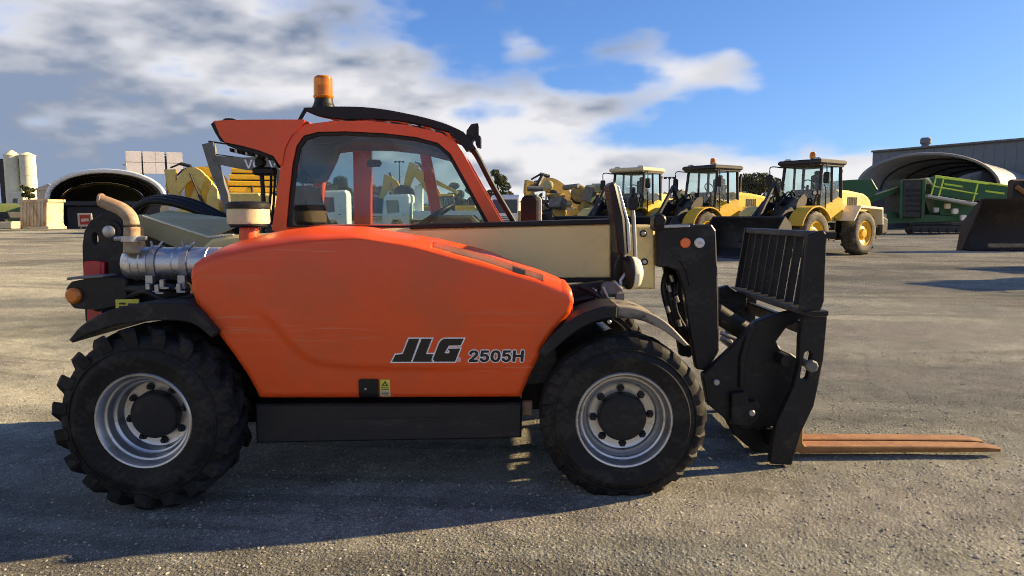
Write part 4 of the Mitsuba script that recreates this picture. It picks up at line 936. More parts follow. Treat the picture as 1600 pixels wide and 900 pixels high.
def wheel_loader(root, M, yel=YELLOW, pale=PALEYELLOW, beacon=True, roof_m=None, bucket=True):
    go = put(root, M); go.root = root
    R, w = 0.76, 0.54
    for x in (1.5, -1.5):
        for s in (1, -1): side_wheel(go, x, s * 1.27, R, w, OLDRUBBER, YELLOW, lugs=12)
    go('rear_hood', slab([(-3.05, 1.20), (-3.1, 1.75), (-2.95, 2.02), (-2.6, 2.16), (-1.6, 2.26), (-0.75, 2.28), (-0.75, 1.20)], -0.62, 0.62, 0.10), pale)
    for k in range(6):
        go('rear_hood__louvre', box((-1.4 - k * 0.11, 0.625, 1.85), (0.06, 0.02, 0.36), 0.004), BLACK)
    go('rear_frame', slab([(-3.0, 0.62), (-3.05, 1.22), (-0.3, 1.22), (-0.25, 0.66), (-1.0, 0.5), (-2.6, 0.5)], -0.48, 0.48, 0.05), DARKSTEEL)
    go('counterweight', slab([(-3.35, 0.72), (-3.38, 1.25), (-2.9, 1.38), (-2.9, 0.66)], -1.1, 1.1, 0.06), DARKSTEEL)
    go('front_frame', slab([(0.1, 0.62), (0.1, 1.15), (0.9, 1.35), (1.15, 2.0), (1.45, 2.0), (1.75, 1.2), (1.95, 0.7), (1.2, 0.5)], -0.34, 0.34, 0.04), DARKSTEEL)
    go('cab_body', slab([(-0.8, 1.22), (-0.8, 2.0), (-0.55, 2.0), (0.55, 1.62), (0.62, 1.28), (0.2, 1.15)], -0.80, 0.80, 0.06), yel)
    for s in (1, -1):
        go('ladder', cat(*[box((0.45, s * 0.98, z), (0.5, 0.3, 0.04), 0.01) for z in (0.55, 0.85, 1.15)], rod((0.22, s * 1.1, 0.5), (0.22, s * 1.1, 1.3), 0.025, 8), rod((0.68, s * 1.1, 0.5), (0.68, s * 1.1, 1.3), 0.025, 8)), DARKSTEEL)
        go('handrail', tube(curve([(0.66, s * 1.0, 1.3), (0.66, s * 1.0, 2.2), (0.6, s * 0.9, 2.4)], 4), 0.022, 8), DARKSTEEL)
        fo, fi = [], []
        for a in np.linspace(math.radians(18), math.radians(150), 12):
            fo.append((1.5 + 0.93 * math.cos(a), R + 0.93 * math.sin(a))); fi.append((1.5 + 0.88 * math.cos(a), R + 0.88 * math.sin(a)))
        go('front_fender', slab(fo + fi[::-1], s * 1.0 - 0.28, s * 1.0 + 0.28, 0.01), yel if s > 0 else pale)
        fo = [(-2.62, 1.05), (-2.55, 1.66), (-1.05, 1.72), (-0.62, 1.2), (-0.68, 1.18), (-1.08, 1.64), (-2.48, 1.58), (-2.56, 1.05)]
        go('rear_fender', slab(fo, s * 1.02 - 0.28, s * 1.02 + 0.28, 0.01), CREAMLIGHT)
        arm = [(1.0, 1.95), (1.2, 2.1), (1.9, 1.85), (2.7, 1.15), (3.15, 0.52), (3.0, 0.38), (2.4, 0.85), (1.7, 1.5), (1.1, 1.72)]
        go('lift_arm', slab(arm, s * 0.52 - 0.06, s * 0.52 + 0.06, 0.02), DARKSTEEL)
        go('lift_cylinder', cat(rod((0.75, s * 0.42, 0.95), (1.6, s * 0.42, 1.25), 0.085, 12), rod((1.6, s * 0.42, 1.25), (2.2, s * 0.42, 1.3), 0.045, 10)), DARKSTEEL)
        go('head_light', cat(rod((1.0, s * 0.8, 1.7), (1.05, s * 0.9, 2.05), 0.03, 8), box((1.1, s * 0.92, 2.12), (0.12, 0.24, 0.16), 0.03)), BLACK)
        go('head_light__lens', disc((1.165, s * 0.92, 2.12), 0.065, 0.02, 'x'), REFLWHITE)
    go('bell_crank', slab([(1.55, 1.7), (1.7, 1.75), (2.15, 2.4), (2.05, 2.5), (1.9, 2.4), (1.6, 1.95)], -0.09, 0.09, 0.02), DARKSTEEL)
    go('tilt_cylinder', cat(rod((1.2, 0, 1.75), (1.65, 0, 2.15), 0.08, 12), rod((1.65, 0, 2.15), (2.05, 0, 2.42), 0.045, 10)), DARKSTEEL)
    go('hose', cat(*[tube(curve([(1.1, 0.2 * k, 1.5), (1.35, 0.22 * k, 2.15), (1.7, 0.2 * k, 2.0), (1.9, 0.1 * k, 1.75)], 5), 0.028, 8) for k in (-1.2, -0.6, 0.6, 1.2)]), BLACK, True)
    go('valve_block', cat(box((0.75, 0, 1.6), (0.3, 0.7, 0.3), 0.04), box((1.3, 0.38, 1.55), (0.25, 0.1, 0.4), 0.02), box((1.3, -0.38, 1.55), (0.25, 0.1, 0.4), 0.02)), DARKSTEEL)
    if bucket:
        bk = [(3.05, 0.25), (3.0, 0.7), (3.12, 1.1), (3.45, 1.35), (3.47, 1.31), (3.18, 1.06), (3.06, 0.7), (3.12, 0.3), (3.5, 0.09), (4.25, 0.06), (4.25, 0.03), (3.45, 0.03)]
        go('bucket', slab(bk, -1.38, 1.38, 0.008), DARKSTEEL)
        sp = [(3.05, 0.25), (3.0, 0.7), (3.12, 1.1), (3.45, 1.35), (3.75, 1.0), (4.2, 0.06), (3.45, 0.03)]
        for s in (1, -1): go('bucket__side_plate', slab(sp, s * 1.36 - 0.02, s * 1.36 + 0.02, 0.004), DARKSTEEL)
        go('bucket_link', slab([(2.0, 2.46), (2.12, 2.44), (3.12, 1.05), (3.02, 1.0)], -0.06, 0.06, 0.01), DARKSTEEL)
    cab_box(go, -0.72, 0.62, 0.74, 1.66, 3.12, DARKSTEEL, 0.16, roof_m)
    go('exhaust_stack', cat(rod((-1.3, 0.35, 2.2), (-1.3, 0.35, 2.85), 0.06, 12), rod((-1.3, 0.35, 2.83), (-1.38, 0.35, 2.98), 0.055, 12)), DARKSTEEL)
    go('air_cleaner', lathe([(0, 0), (0.09, 0), (0.09, 0.2), (0.13, 0.22), (0.13, 0.34), (0, 0.36)], 20, 'z', (-1.15, -0.3, 2.24)), BLACK)
    for s in (1, -1):
        go('mirror', cat(tube(curve([(0.55, s * 0.72, 3.05), (0.78, s * 1.05, 3.08), (0.78, s * 1.08, 2.8)], 4), 0.02, 8), box((0.78, s * 1.08, 2.62), (0.07, 0.2, 0.38), 0.03)), BLACK)
        go('work_light', box((0.52, s * 0.55, 3.27), (0.12, 0.2, 0.13), 0.03), BLACK)
        go('work_light__lens', box((0.585, s * 0.55, 3.27), (0.012, 0.16, 0.09), 0.003), REFLWHITE)
    if beacon:
        go('beacon__base', rod((-0.1, 0, 3.26), (-0.1, 0, 3.36), 0.075, 14), BLACK)
        go('beacon__lens', lathe([(0, 0), (0.10, 0), (0.105, 0.05), (0.095, 0.18), (0.07, 0.22), (0, 0.23)], 20, 'z', (-0.1, 0, 3.36)), AMBER)

a_ = thing('wheel_loader', 'yellow wheel loader with orange beacon and orange rear rim, nearest of the loader row', 'wheel loader', 'yellow wheel loaders parked in a row')
wheel_loader(a_, place(10.45, 24.6, 215))
copy_thing(a_, 'middle yellow wheel loader with pale orange beacon, behind the black boom head', place(7.7, 27.2, 214), group='yellow wheel loaders parked in a row', swap={'faded_yellow_paint': 'yellow_paint'})
copy_thing(a_, 'second unseen yellow wheel loader, added farther away outside the right edge to cast a shadow', place(19.6, 18.8, 196), group='yellow wheel loaders parked in a row')  # unseen copy, added only for a farther shadow band on the gravel
b_ = thing('wheel_loader', 'wheel loader with cream cab roof and no beacon, behind the slanted front mirror', 'wheel loader', 'yellow wheel loaders parked in a row')
wheel_loader(b_, place(5.05, 28.6, 226), beacon=False, roof_m=CREAM)
copy_thing(a_, 'unseen yellow wheel loader added outside the right edge to cast a long shadow', place(16.3, 15.2, 200), group='yellow wheel loaders parked in a row')  # unseen stand-in, added to throw the shadow band at mid right

# ------------------------------------------------------------------ excavators
def limb(p, widths, y0, y1, bev=0.03):
    p = np.asarray(p, float); t = np.gradient(p, axis=0); t /= np.linalg.norm(t, axis=1, keepdims=True)
    n = np.column_stack([-t[:, 1], t[:, 0]]); w = np.asarray(widths)[:, None] / 2
    return slab(sg.Polygon(np.vstack([p + n * w, (p - n * w)[::-1]])).buffer(-0.02).buffer(0.02), y0, y1, bev)

def excavator(root, M, paint_m, boom, stick, bucket_c, s=1.0, arm_m=None, letters=None, house=True, bw=0.42, bucket_rot=0.0):
    go = put(root, M); go.root = root
    arm_m = arm_m or paint_m
    if house:
        cab = house != 'no cab'
        for k in (1, -1):
            tr = sg.LineString([(-1.5, 0.42), (1.5, 0.42)]).buffer(0.42, 8)
            go('track', slab(tr.difference(sg.LineString([(-1.5, 0.42), (1.5, 0.42)]).buffer(0.34, 8)), k * 1.05 - 0.28, k * 1.05 + 0.28, 0.01), DARKSTEEL)
            go('track_frame', slab(sg.LineString([(-1.4, 0.44), (1.4, 0.44)]).buffer(0.26, 6), k * 1.05 - 0.18, k * 1.05 + 0.18, 0.02), DARKSTEEL)
            for x in np.linspace(-1.5, 1.5, 7):
                go('track_roller', disc((x, k * 1.05, 0.28), 0.13, 0.42), DARKSTEEL)
        go('turntable', disc((0, 0, 0.95), 0.7, 0.3, 'z'), DARKSTEEL)
        go('house', slab([(-2.1, 1.1), (-2.15, 1.9), (-2.0, 2.1), (-0.5, 2.1), (-0.5, 1.75), (1.2, 1.6), (1.2, 1.1)], -1.2, 0.15, 0.06), paint_m)
        go('house', slab([(-2.1, 1.1), (-2.15, 1.9), (-2.0, 2.1), (-0.6, 2.1), (-0.6, 1.1)], 0.16, 1.2, 0.06), paint_m)
        go('counterweight', slab([(-2.7, 1.12), (-2.75, 1.9), (-2.55, 2.08), (-2.12, 2.08), (-2.1, 1.12)], -1.2, 1.2, 0.12), paint_m)
        cm = M @ pose(0, 0.72, 0, 0)
        g2 = put(root, cm)
        if cab: cab_box(g2, -0.45, 1.15, 0.44, 1.3, 2.75, DARKSTEEL, 0.1, paint_m, 0.04)
        go('exhaust_stack', rod((-1.4, -0.5, 2.1), (-1.4, -0.5, 2.5), 0.06, 10), DARKSTEEL)
    boom, stick = np.array(boom, float), np.array(stick, float)
    bp = curve(boom, 5); k = np.linspace(0, 1, len(bp))
    go('boom', limb(bp, (0.42 + 0.34 * np.sin(np.pi * np.clip(k, 0.05, 0.95))) * s, -bw / 2 * s, bw / 2 * s), arm_m)
    kk = np.linspace(0, 1, len(stick))
    go('stick', limb(stick, (0.62 - 0.3 * kk) * s, -bw / 2 * s * .8, bw / 2 * s * .8), arm_m)
    m0 = boom[len(boom) // 2]; e = stick[0]
    go('stick_cylinder', cat(rod((m0[0], 0, m0[1] + 0.42 * s), ((m0[0] + e[0]) / 2, 0, (m0[1] + e[1]) / 2 + 0.45 * s), 0.10 * s, 12), rod(((m0[0] + e[0]) / 2, 0, (m0[1] + e[1]) / 2 + 0.45 * s), (e[0], 0, e[1] + 0.1 * s), 0.05 * s, 10)), DARKSTEEL)
    b0 = boom[0]
    for y in (-bw * 0.75 * s, bw * 0.75 * s):
        go('boom_cylinder', cat(rod((b0[0] + 0.35, y, b0[1] - 0.45), ((b0[0] + m0[0]) / 2 + 0.2, y, (b0[1] + m0[1]) / 2 - 0.3), 0.09 * s, 12), rod(((b0[0] + m0[0]) / 2 + 0.2, y, (b0[1] + m0[1]) / 2 - 0.3), (m0[0], y, m0[1]), 0.045 * s, 10)), DARKSTEEL)
    go('boom_hose', cat(*[tube(curve([(p[0], o, p[1] + (0.3 + 0.12 * (i == 1)) * s) for i, p in enumerate(boom)], 5), 0.03 * s, 6) for o in (-0.1, 0.1)]), BLACK, True)
    c, r = bucket_c, 0.62 * s
    a = np.linspace(0.3, 4.2, 12) + bucket_rot
    o = [(c[0] + r * math.cos(q), c[1] + r * math.sin(q)) for q in a]; i_ = [(c[0] + (r - 0.05) * math.cos(q), c[1] + (r - 0.05) * math.sin(q)) for q in a]
    go('bucket', slab(o + i_[::-1], -0.55 * s, 0.55 * s, 0.01), arm_m if s < 0.95 else DARKSTEEL)
    for k in (-1, 1): go('bucket__side_plate', slab(o, k * 0.54 * s - 0.02, k * 0.54 * s + 0.02, 0.004), arm_m if s < 0.95 else DARKSTEEL)
    go('bucket_link', slab([tuple(stick[-1] + [0.1, 0.1]), tuple(stick[-1] + [-0.1, 0.1]), (c[0] - 0.1, c[1] + 0.1), (c[0] + 0.15, c[1] + 0.1)], -0.1 * s, 0.1 * s, 0.01), DARKSTEEL)
    if letters:
        tx, h, x, z, ang = letters
        m = meshkit.text_mesh(tx, h, 0.008, bold=True)
        for sgn in (1, -1):
            q = m.copy(); v = q.vertices
            ca, sa_ = math.cos(ang), math.sin(ang)
            v = np.column_stack([v[:, 0] * ca - v[:, 1] * sa_, v[:, 0] * sa_ + v[:, 1] * ca, v[:, 2]])
            yy = -bw / 2 * s - 0.0005 - v[:, 2] if sgn > 0 else bw / 2 * s + 0.0005 + v[:, 2]
            xx = x + v[:, 0] if sgn > 0 else x - v[:, 0]
            q = trimesh.Trimesh(np.column_stack([xx, yy, z + (v[:, 1])]), q.faces, process=False); trimesh.repair.fix_normals(q)
            go('boom__maker_lettering', q, WHITE, False)

# grey excavator whose body stands behind the handler's cab; its boom reaches to the left
d0 = 46.0
gx0 = at(464, d0)
k_ = thing('excavator', 'grey excavator with hanging stick and white lettering along its boom', 'excavator')
Mg = place(gx0, d0, 180)
def loc(px, py, d=d0, x0=gx0): p = W(px, py, d); return (x0 - p[0], p[2] - float(ground_z(x0, d)))
excavator(k_, Mg, MACHINEGREY, [(0.5, 1.9), (0.9, 3.6), loc(430, 258), loc(385, 256), loc(338, 250)], [loc(326, 224), loc(336, 262), loc(352, 305), loc(358, 338)], loc(366, 348), 1.2)
m = meshkit.text_mesh('VOLVO', 0.54, 0.01, bold=True)
vv = m.vertices; w_ = vv[:, 0].max()
p0 = W(381, 262.5, d0 - 0.32); sc_ = 2.7 / w_
bm = trimesh.Trimesh(np.column_stack([gx0 - (p0[0] + vv[:, 0] * sc_), 0.255 + 0.0 * vv[:, 0] + vv[:, 2], (p0[2] - float(ground_z(gx0, d0))) + vv[:, 1] - 0.04 * vv[:, 0]]), m.faces, process=False); trimesh.repair.fix_normals(bm)
scene[k_ + '__boom__maker_lettering'] = {**mikit.ply(bm, WHITE, False), 'to_world': T(Mg.tolist())}

# yellow machines behind it
d1 = 58.0
SB = np.diag([1.52, 1.52, 1.52, 1.0])
x1_ = at(392, d1)
k_ = thing('excavator', 'bright yellow excavator showing its ribbed engine hood behind the grey boom', 'excavator')
excavator(k_, place(x1_ - 1.0, d1, 200) @ SB, YELLOW, [(0.3, 1.8), (1.0, 3.0), (2.2, 3.1), (3.2, 2.2)], [(3.3, 2.6), (3.0, 1.8), (2.6, 0.9)], (2.4, 0.6), 0.9, house='no cab')
go = put(k_, place(x1_ - 1.0, d1, 200) @ SB)
for k in range(4):
    go('hood_stack', box((-0.9 + 0.06 * (k % 2), -0.2, 2.3 + 0.34 * k), (2.6 - 0.35 * (k == 3), 2.2, 0.27), 0.05), YELLOW)
    go('hood_stack_seam', box((-0.9 + 0.06 * (k % 2), -0.2, 2.14 + 0.34 * k), (2.5 - 0.3 * (k == 3), 2.1, 0.06), 0.01), DARKSTEEL)
d2 = 56.0
x2_ = at(318, d2)
k_ = thing('excavator', 'yellow excavator folded up with two pointed arm tips, left of the grey stick', 'excavator')
excavator(k_, place(x2_ + 1.6, d2, 190) @ SB, PALEYELLOW, [(0.3, 1.5), (0.9, 2.6), (1.5, 3.1), (2.3, 2.2)], [(2.5, 3.3), (2.45, 2.5), (1.9, 1.0)], (1.7, 0.7), 0.9, house='no cab')
go = put(k_, place(x2_ + 1.6, d2, 190) @ SB)
for k, (a, h) in enumerate(((302, 3.3), (312, 2.5), (330, 3.0), (340, 2.6))):
    xx = ((x2_ + 1.6) - at(a, d2)) / 1.52
    go('arm_tip', slab([(xx + 0.42, 0.9), (xx + 0.34, h - 0.6), (xx + 0.05, h), (xx - 0.2, h - 0.3), (xx - 0.25, 0.9)], -0.5 + 0.3 * k - 0.12, -0.5 + 0.3 * k + 0.12, 0.04), PALEYELLOW if k % 2 else YELLOW)

# excavators seen through the cab glass
d3 = 52.0
def yellow_boom(px0, pts_boom, pts_stick, bc, label, s, d, m=YELLOW, house=True):
    x0 = at(px0, d); k = thing('excavator', label, 'excavator')
    L = lambda q: loc(*q, d, x0)
    excavator(k, place(x0, d, 180), m, [L(q) for q in pts_boom], [L(q) for q in pts_stick], L(bc), s)
yellow_boom(640, [(634, 318), (622, 302), (612, 286), (604, 296)], [(607, 274), (603, 294), (594, 316)], (590, 322), 'yellow excavator seen through the cab glass, boom peak above the box truck', 1.05, d3)
yellow_boom(700, [(690, 318), (676, 298), (664, 280), (650, 270)], [(648, 256), (640, 276), (634, 300)], (632, 306), 'yellow excavator seen through the cab glass with the taller boom peak', 1.2, 50.0)
k_ = thing('excavator', 'brownish yellow excavator with rounded top, right of the small side mirror', 'excavator')
d5 = 34.0
x5 = at(858, d5)
L = lambda a, b: tuple(np.array(loc(a, b, d5, x5)) * [1, 1])
excavator(k_, place(x5, d5, 200), BROWNYELLOW, [L(868, 322), L(882, 306), L(858, 289), L(834, 293)], [L(828, 284), L(824, 300), L(828, 330)], L(836, 340), 0.95, house='no cab')
k_ = thing('excavator', 'muddy excavator with pale yellow boom arcs, partly hidden by the slanted front mirror', 'excavator')
d6 = 31.0
x6 = at(935, d6)
L = lambda a, b: loc(a, b, d6, x6)
excavator(k_, place(x6, d6, 195), BROWNYELLOW, [L(948, 330), L(952, 312), L(938, 304), L(920, 314)], [L(924, 308), L(912, 318), L(900, 336)], L(896, 344), 0.9, arm_m=PALEYELLOW, house='no cab')

# scrap bins and machine pieces heaped between the excavators
def debris(name, label, cat_, px, py, d, w, h, m, seed):
    r = np.random.default_rng(seed); x = at(px, d); z0 = float(ground_z(x, d))
    k = thing(name, label, cat_)
    go = put(k, pose(x, d, z0, r.uniform(-0.4, 0.4)))
    go('bed', slab([(-w / 2, 0.15), (-w / 2 + 0.1, 0.9), (w / 2, 0.9), (w / 2 - 0.1, 0.15)], -0.9, 0.9, 0.03), DARKSTEEL)
    for i in range(26):
        c = (r.uniform(-w / 2 + .3, w / 2 - .3), r.uniform(-0.6, 0.6), r.uniform(0.9, h - 0.2))
        if i % 3 == 0: mm = tube([c, np.array(c) + r.uniform(-0.8, 0.8, 3) * [1, 1, 0.6]], r.uniform(0.06, 0.12), 8)
        elif i % 3 == 1: mm = box(c, r.uniform(0.25, 0.8, 3), 0.04, r.uniform(0, 3), r.uniform(-0.5, 0.5))
        else: mm = disc(c, r.uniform(0.2, 0.42), 0.2)
        go('machine_piece', mm, m[i % len(m)])
debris('scrap_trailer', 'low dark trailer heaped with muddy machine pieces, below the brownish excavators', 'trailer', 890, 330, 30.0, 4.2, 3.0, [MACHINEGREY, BROWNYELLOW, DARKSTEEL, OLIVE], 3)
debris('scrap_trailer', 'small trailer of grey and dark machine pieces beside the middle loader', 'trailer', 1052, 330, 36.0, 3.0, 2.6, [MACHINEGREY, DARKSTEEL, BEIGECLAD, CREAM], 5)
debris('scrap_trailer', 'trailer of pale parts behind the gap between the two right loaders', 'trailer', 1188, 330, 34.0, 2.2, 2.3, [CREAMLIGHT, DARKSTEEL, STEEL], 8)

# ------------------------------------------------------------------ trucks seen through the cab
def truck(root, M, box_m=None, tray=False, crane=False):
    go = put(root, M); go.root = root
    cabp = [(0.0, 0.75), (0.0, 1.5), (0.12, 2.55), (0.3, 2.75), (1.75, 2.8), (1.85, 2.6), (1.85, 0.75), (1.35, 0.75), (1.2, 1.1), (0.7, 1.1), (0.55, 0.75)]
    cabp = [(1.9 - a, b) for a, b in cabp]
    go('cab', slab(cabp, -1.0, 1.0, 0.07), WHITE)
    go('windscreen', slab([(1.905, 1.55), (1.80, 2.45), (1.77, 2.45), (1.87, 1.55)], -0.85, 0.85, 0.005), DARKGLASS)
    for s in (1, -1):
        go('side_window', slab(sg.Polygon([(0.75, 1.6), (1.55, 1.5), (1.62, 2.4), (0.8, 2.4)]).buffer(-0.06).buffer(0.06, 4), s * 1.0 - 0.012, s * 1.0 + 0.012, 0.003), DARKGLASS)
        go('door_handle', box((0.5, s * 1.01, 1.45), (0.16, 0.03, 0.04), 0.008), DARKSTEEL)
        go('mirror', cat(rod((1.75, s * 1.0, 2.3), (1.85, s * 1.22, 2.3), 0.02, 8), box((1.85, s * 1.24, 2.1), (0.08, 0.18, 0.42), 0.02)), BLACK)
        go('head_light', box((1.92, s * 0.75, 0.95), (0.06, 0.35, 0.18), 0.02), REFLWHITE)
    go('grille', cat(*[box((1.915, 0, z), (0.03, 1.2, 0.05), 0.008) for z in (0.95, 1.07, 1.19, 1.31)]), DARKSTEEL)
    go('bumper', box((1.93, 0, 0.62), (0.16, 2.1, 0.3), 0.05), WHITE)
    go('chassis', box((-2.2, 0, 0.75), (6.2, 0.8, 0.24), 0.02), DARKSTEEL)
    for x in (0.95, -2.6, -3.8):
        for s in (1, -1): side_wheel(go, x, s * 1.02, 0.5, 0.28, OLDRUBBER, WHITE, lugs=8)
    if box_m:
        go('body', box((-2.4, 0, 2.0), (4.6, 2.3, 2.1), 0.05), box_m)
        for x in np.linspace(-4.4, -0.4, 9): go('body__rib', cat(box((x, 1.16, 2.0), (0.06, 0.04, 2.0), 0.01), box((x, -1.16, 2.0), (0.06, 0.04, 2.0), 0.01)), box_m)
    if tray:
        go('tray_floor', box((-2.4, 0, 1.05), (4.8, 2.3, 0.14), 0.02), DARKSTEEL)
        for x in (-3.9, -2.4, -0.9):
            for s in (1, -1): go('drop_side', box((x, s * 1.16, 1.4), (1.44, 0.05, 0.6), 0.01), WHITE)
        go('headboard', box((-0.1, 0, 1.7), (0.08, 2.2, 1.1), 0.01), WHITE)
        go('tail_board', box((-4.78, 0, 1.4), (0.05, 2.26, 0.6), 0.01), WHITE)
    if crane:
        go('crane_column', box((-0.4, 0, 2.2), (0.5, 0.6, 2.4), 0.05), WHITE)
        go('crane_boom', limb(np.array([(-0.4, 3.3), (-1.6, 3.6), (-3.0, 2.9)]), np.array([0.3, 0.3, 0.2]), -0.15, 0.15), YELLOW)
k_ = thing('truck', 'white cab truck with dark side window facing left, leftmost through the cab glass', 'truck')
truck(k_, place(at(548, 40.0) , 40.0, 187))
k_ = thing('truck', 'white box truck facing the handler, seen through the middle of the cab glass', 'truck')
truck(k_, place(at(603, 58.0), 58.0, 262), MACHINEGREY)
k_ = thing('truck', 'white flat tray truck with panelled drop sides, seen through the right of the cab glass', 'truck')
truck(k_, place(at(646, 47.0), 47.0, 178), tray=True, crane=True)
k_ = thing('truck', 'white truck beside the orange windscreen pillar, partly behind the black guard bar', 'truck')
truck(k_, place(at(800, 48.0), 48.0, 255), tray=True)

# ------------------------------------------------------------------ screening machine, bucket, shelters, sheds on the right
k_ = thing('screening_machine', 'green tracked screening machine with lime railing and grey walkway', 'screening machine')
dS = 52.0
S = lambda a, b, y=dS: W(a, b, y)
xS = at(1450, dS); zS = float(ground_z(xS, dS))
go = put(k_, np.eye(4))
def spx(pts, y0, y1, b=0.02): return slab(XZ(pts, y0), y0, y1, b)
go('feed_hopper', spx([(1312, 282), (1362, 279), (1372, 296), (1364, 310), (1330, 318), (1300, 306)], dS, dS + 2.6, 0.05), GREEN)
go('tail_conveyor', spx([(1345, 312), (1410, 291), (1412, 297), (1350, 322)], dS + 0.3, dS + 1.6), GREEN)
go('tail_conveyor__edge', spx([(1346, 310), (1411, 289), (1411, 291), (1346, 312)], dS + 0.2, dS + 0.3), OLIVE)
go('chassis_beam', spx([(1355, 330), (1500, 338), (1500, 346), (1420, 348), (1352, 352)], dS + 0.2, dS + 2.2), GREEN)
go('engine_box', spx([(1411, 280), (1446, 280), (1446, 340), (1409, 340)], dS - 0.4, dS + 2.0, 0.06), DARKSTEEL)
go('engine_box__post', spx([(1442, 280), (1447, 280), (1444, 342), (1440, 342)], dS - 0.5, dS - 0.38), GREEN)
go('engine_box__post', spx([(1408, 282), (1411, 282), (1410, 342), (1406, 342)], dS - 0.5, dS - 0.38), GREEN)
for k in range(5): go('engine_box__louvre', spx([(1416, 296 + k * 8), (1438, 296 + k * 8), (1438, 299 + k * 8), (1416, 299 + k * 8)], dS - 0.44, dS - 0.41), BLACK)
go('screen_box', spx([(1452, 277), (1470, 275), (1582, 292), (1582, 312), (1500, 312), (1456, 304)], dS + 0.1, dS + 2.3, 0.05), GREEN)
go('screen_box__top_rail', spx([(1462, 273.5), (1582, 290), (1582, 292.5), (1462, 277)], dS, dS + 0.1), LIME)
go('screen_box__lower_panel', spx([(1476, 286), (1504, 290), (1504, 293), (1476, 289)], dS + 0.06, dS + 0.1), LIME)
go('screen_box__lower_panel', spx([(1540, 297), (1570, 301), (1570, 304), (1540, 300)], dS + 0.06, dS + 0.1), LIME)
go('walkway', spx([(1450, 303.5), (1533, 318), (1533, 322), (1450, 307.5)], dS - 0.9, dS + 0.05), WALKGREY)
for a, b in ((1455, 304), (1467, 306), (1520, 315)):
    go('railing_post', rod(S(a, b, dS - 0.8), S(a + 8, b - 28, dS - 0.8), 0.05, 8), LIME)
go('railing_bar', cat(rod(S(1459, 291, dS - 0.8), S(1527, 303, dS - 0.8), 0.04, 8), rod(S(1462, 277, dS - 0.8), S(1545, 288, dS - 0.8), 0.04, 8)), LIME)
go('side_conveyor', spx([(1460, 310), (1530, 324), (1560, 330), (1560, 338), (1470, 336)], dS + 0.3, dS + 1.6), GREEN)
for i, y in enumerate((dS, dS + 2.0)):
    t0, t1 = S(1428, 352, y), S(1512, 352, y)
    cz = zS + 0.42
    ln = sg.LineString([(t0[0], cz), (t1[0], cz)])
    go('track', slab(ln.buffer(0.42, 8).difference(ln.buffer(0.33, 8)), y, y + 0.45, 0.01), DARKSTEEL)
    go('track_frame', slab(ln.buffer(0.25, 6), y + 0.1, y + 0.35, 0.02), DARKSTEEL)
    for x in np.linspace(t0[0], t1[0], 7): go('track_roller', disc((x, y + 0.2, cz - 0.12), 0.15, 0.4), DARKSTEEL)
for a, b, m in ((1462, 328, WALKGREY), (1480, 322, CREAM), (1492, 330, WHITE), (1380, 338, CREAM), (1505, 340, WHITE)):
    go('control_box', box(S(a, b, dS - 0.2), (0.35, 0.25, 0.4), 0.05), m)
go('discharge_chute', spx([(1452, 278), (1459, 290), (1446, 278)], dS - 0.1, dS + 0.6), CREAMLIGHT)
go('support_leg', cat(rod(S(1375, 336, dS + 0.5), (S(1362, 338)[0], dS + 0.5, zS), 0.1, 8), rod(S(1545, 332, dS + 0.5), (S(1548, 338)[0], dS + 0.5, zS), 0.1, 8)), GREEN)

k_ = thing('loader_bucket', 'large dark steel bucket standing on the gravel at the right edge', 'bucket')
dB = 27.5
go = put(k_, pose(0, 0, 0, 0))
xl, xr = at(1512, dB), at(1690, dB)
zB = float(ground_z(xl, dB))
prof = [(0.0, 0.0), (0.05, 0.06), (-0.05, 0.5), (0.0, 1.1), (0.3, 1.6), (0.75, 1.95), (0.78, 2.02), (0.3, 1.72), (-0.08, 1.15), (-0.15, 0.5), (-0.08, 0.0)]
m = extrude(sg.Polygon([(a, b + zB) for a, b in prof]).buffer(0), xl, xr, 0.01)
v = m.vertices; m = trimesh.Trimesh(np.column_stack([v[:, 2], dB - v[:, 0] * 1.0, v[:, 1]]), m.faces, process=False); trimesh.repair.fix_normals(m)
go('shell', m, BUCKETDARK, 35)
for x in (xl, xr):
    pp = sg.Polygon([(dB + 0.15, zB), (dB + 0.15, zB + 1.1), (dB - 0.75, zB + 2.0), (dB - 0.75, zB + 1.7), (dB - 0.2, zB + 0.0)])
    mm = extrude(pp, x - 0.03, x + 0.03, 0.008); vv = mm.vertices
    mm = trimesh.Trimesh(np.column_stack([vv[:, 2] - (0.25 * (x == xl)) * np.clip(1 - (vv[:, 1] - zB) / 2, 0, 1), vv[:, 0], vv[:, 1]]), mm.faces, process=False); trimesh.repair.fix_normals(mm)
    go('side_plate', mm, BUCKETDARK, 35)
go('cutting_edge', box(((xl + xr) / 2, dB - 0.15, zB + 0.05), (xr - xl + 0.3, 0.5, 0.07), 0.01), BUCKETDARK)
go('wear_plate', box((xl + 1.6, dB - 0.02, zB + 0.2), (1.5, 0.05, 0.16), 0.01), RUSTPIPE)
c = W(1592, 296, dB + 0.6)
go('coupler', cat(box(c, (0.7, 0.3, 0.8), 0.06), box(c + [0.9, 0, -0.2], (0.9, 0.3, 0.5), 0.06)), BUCKETDARK)
go('coupler_ram', cat(rod(c + [-0.25, -0.2, 0.1], c + [0.2, -0.2, -0.2], 0.09, 10), rod(c + [0.1, -0.2, 0.3], c + [0.6, -0.2, -0.1], 0.07, 10)), FORKRUST)

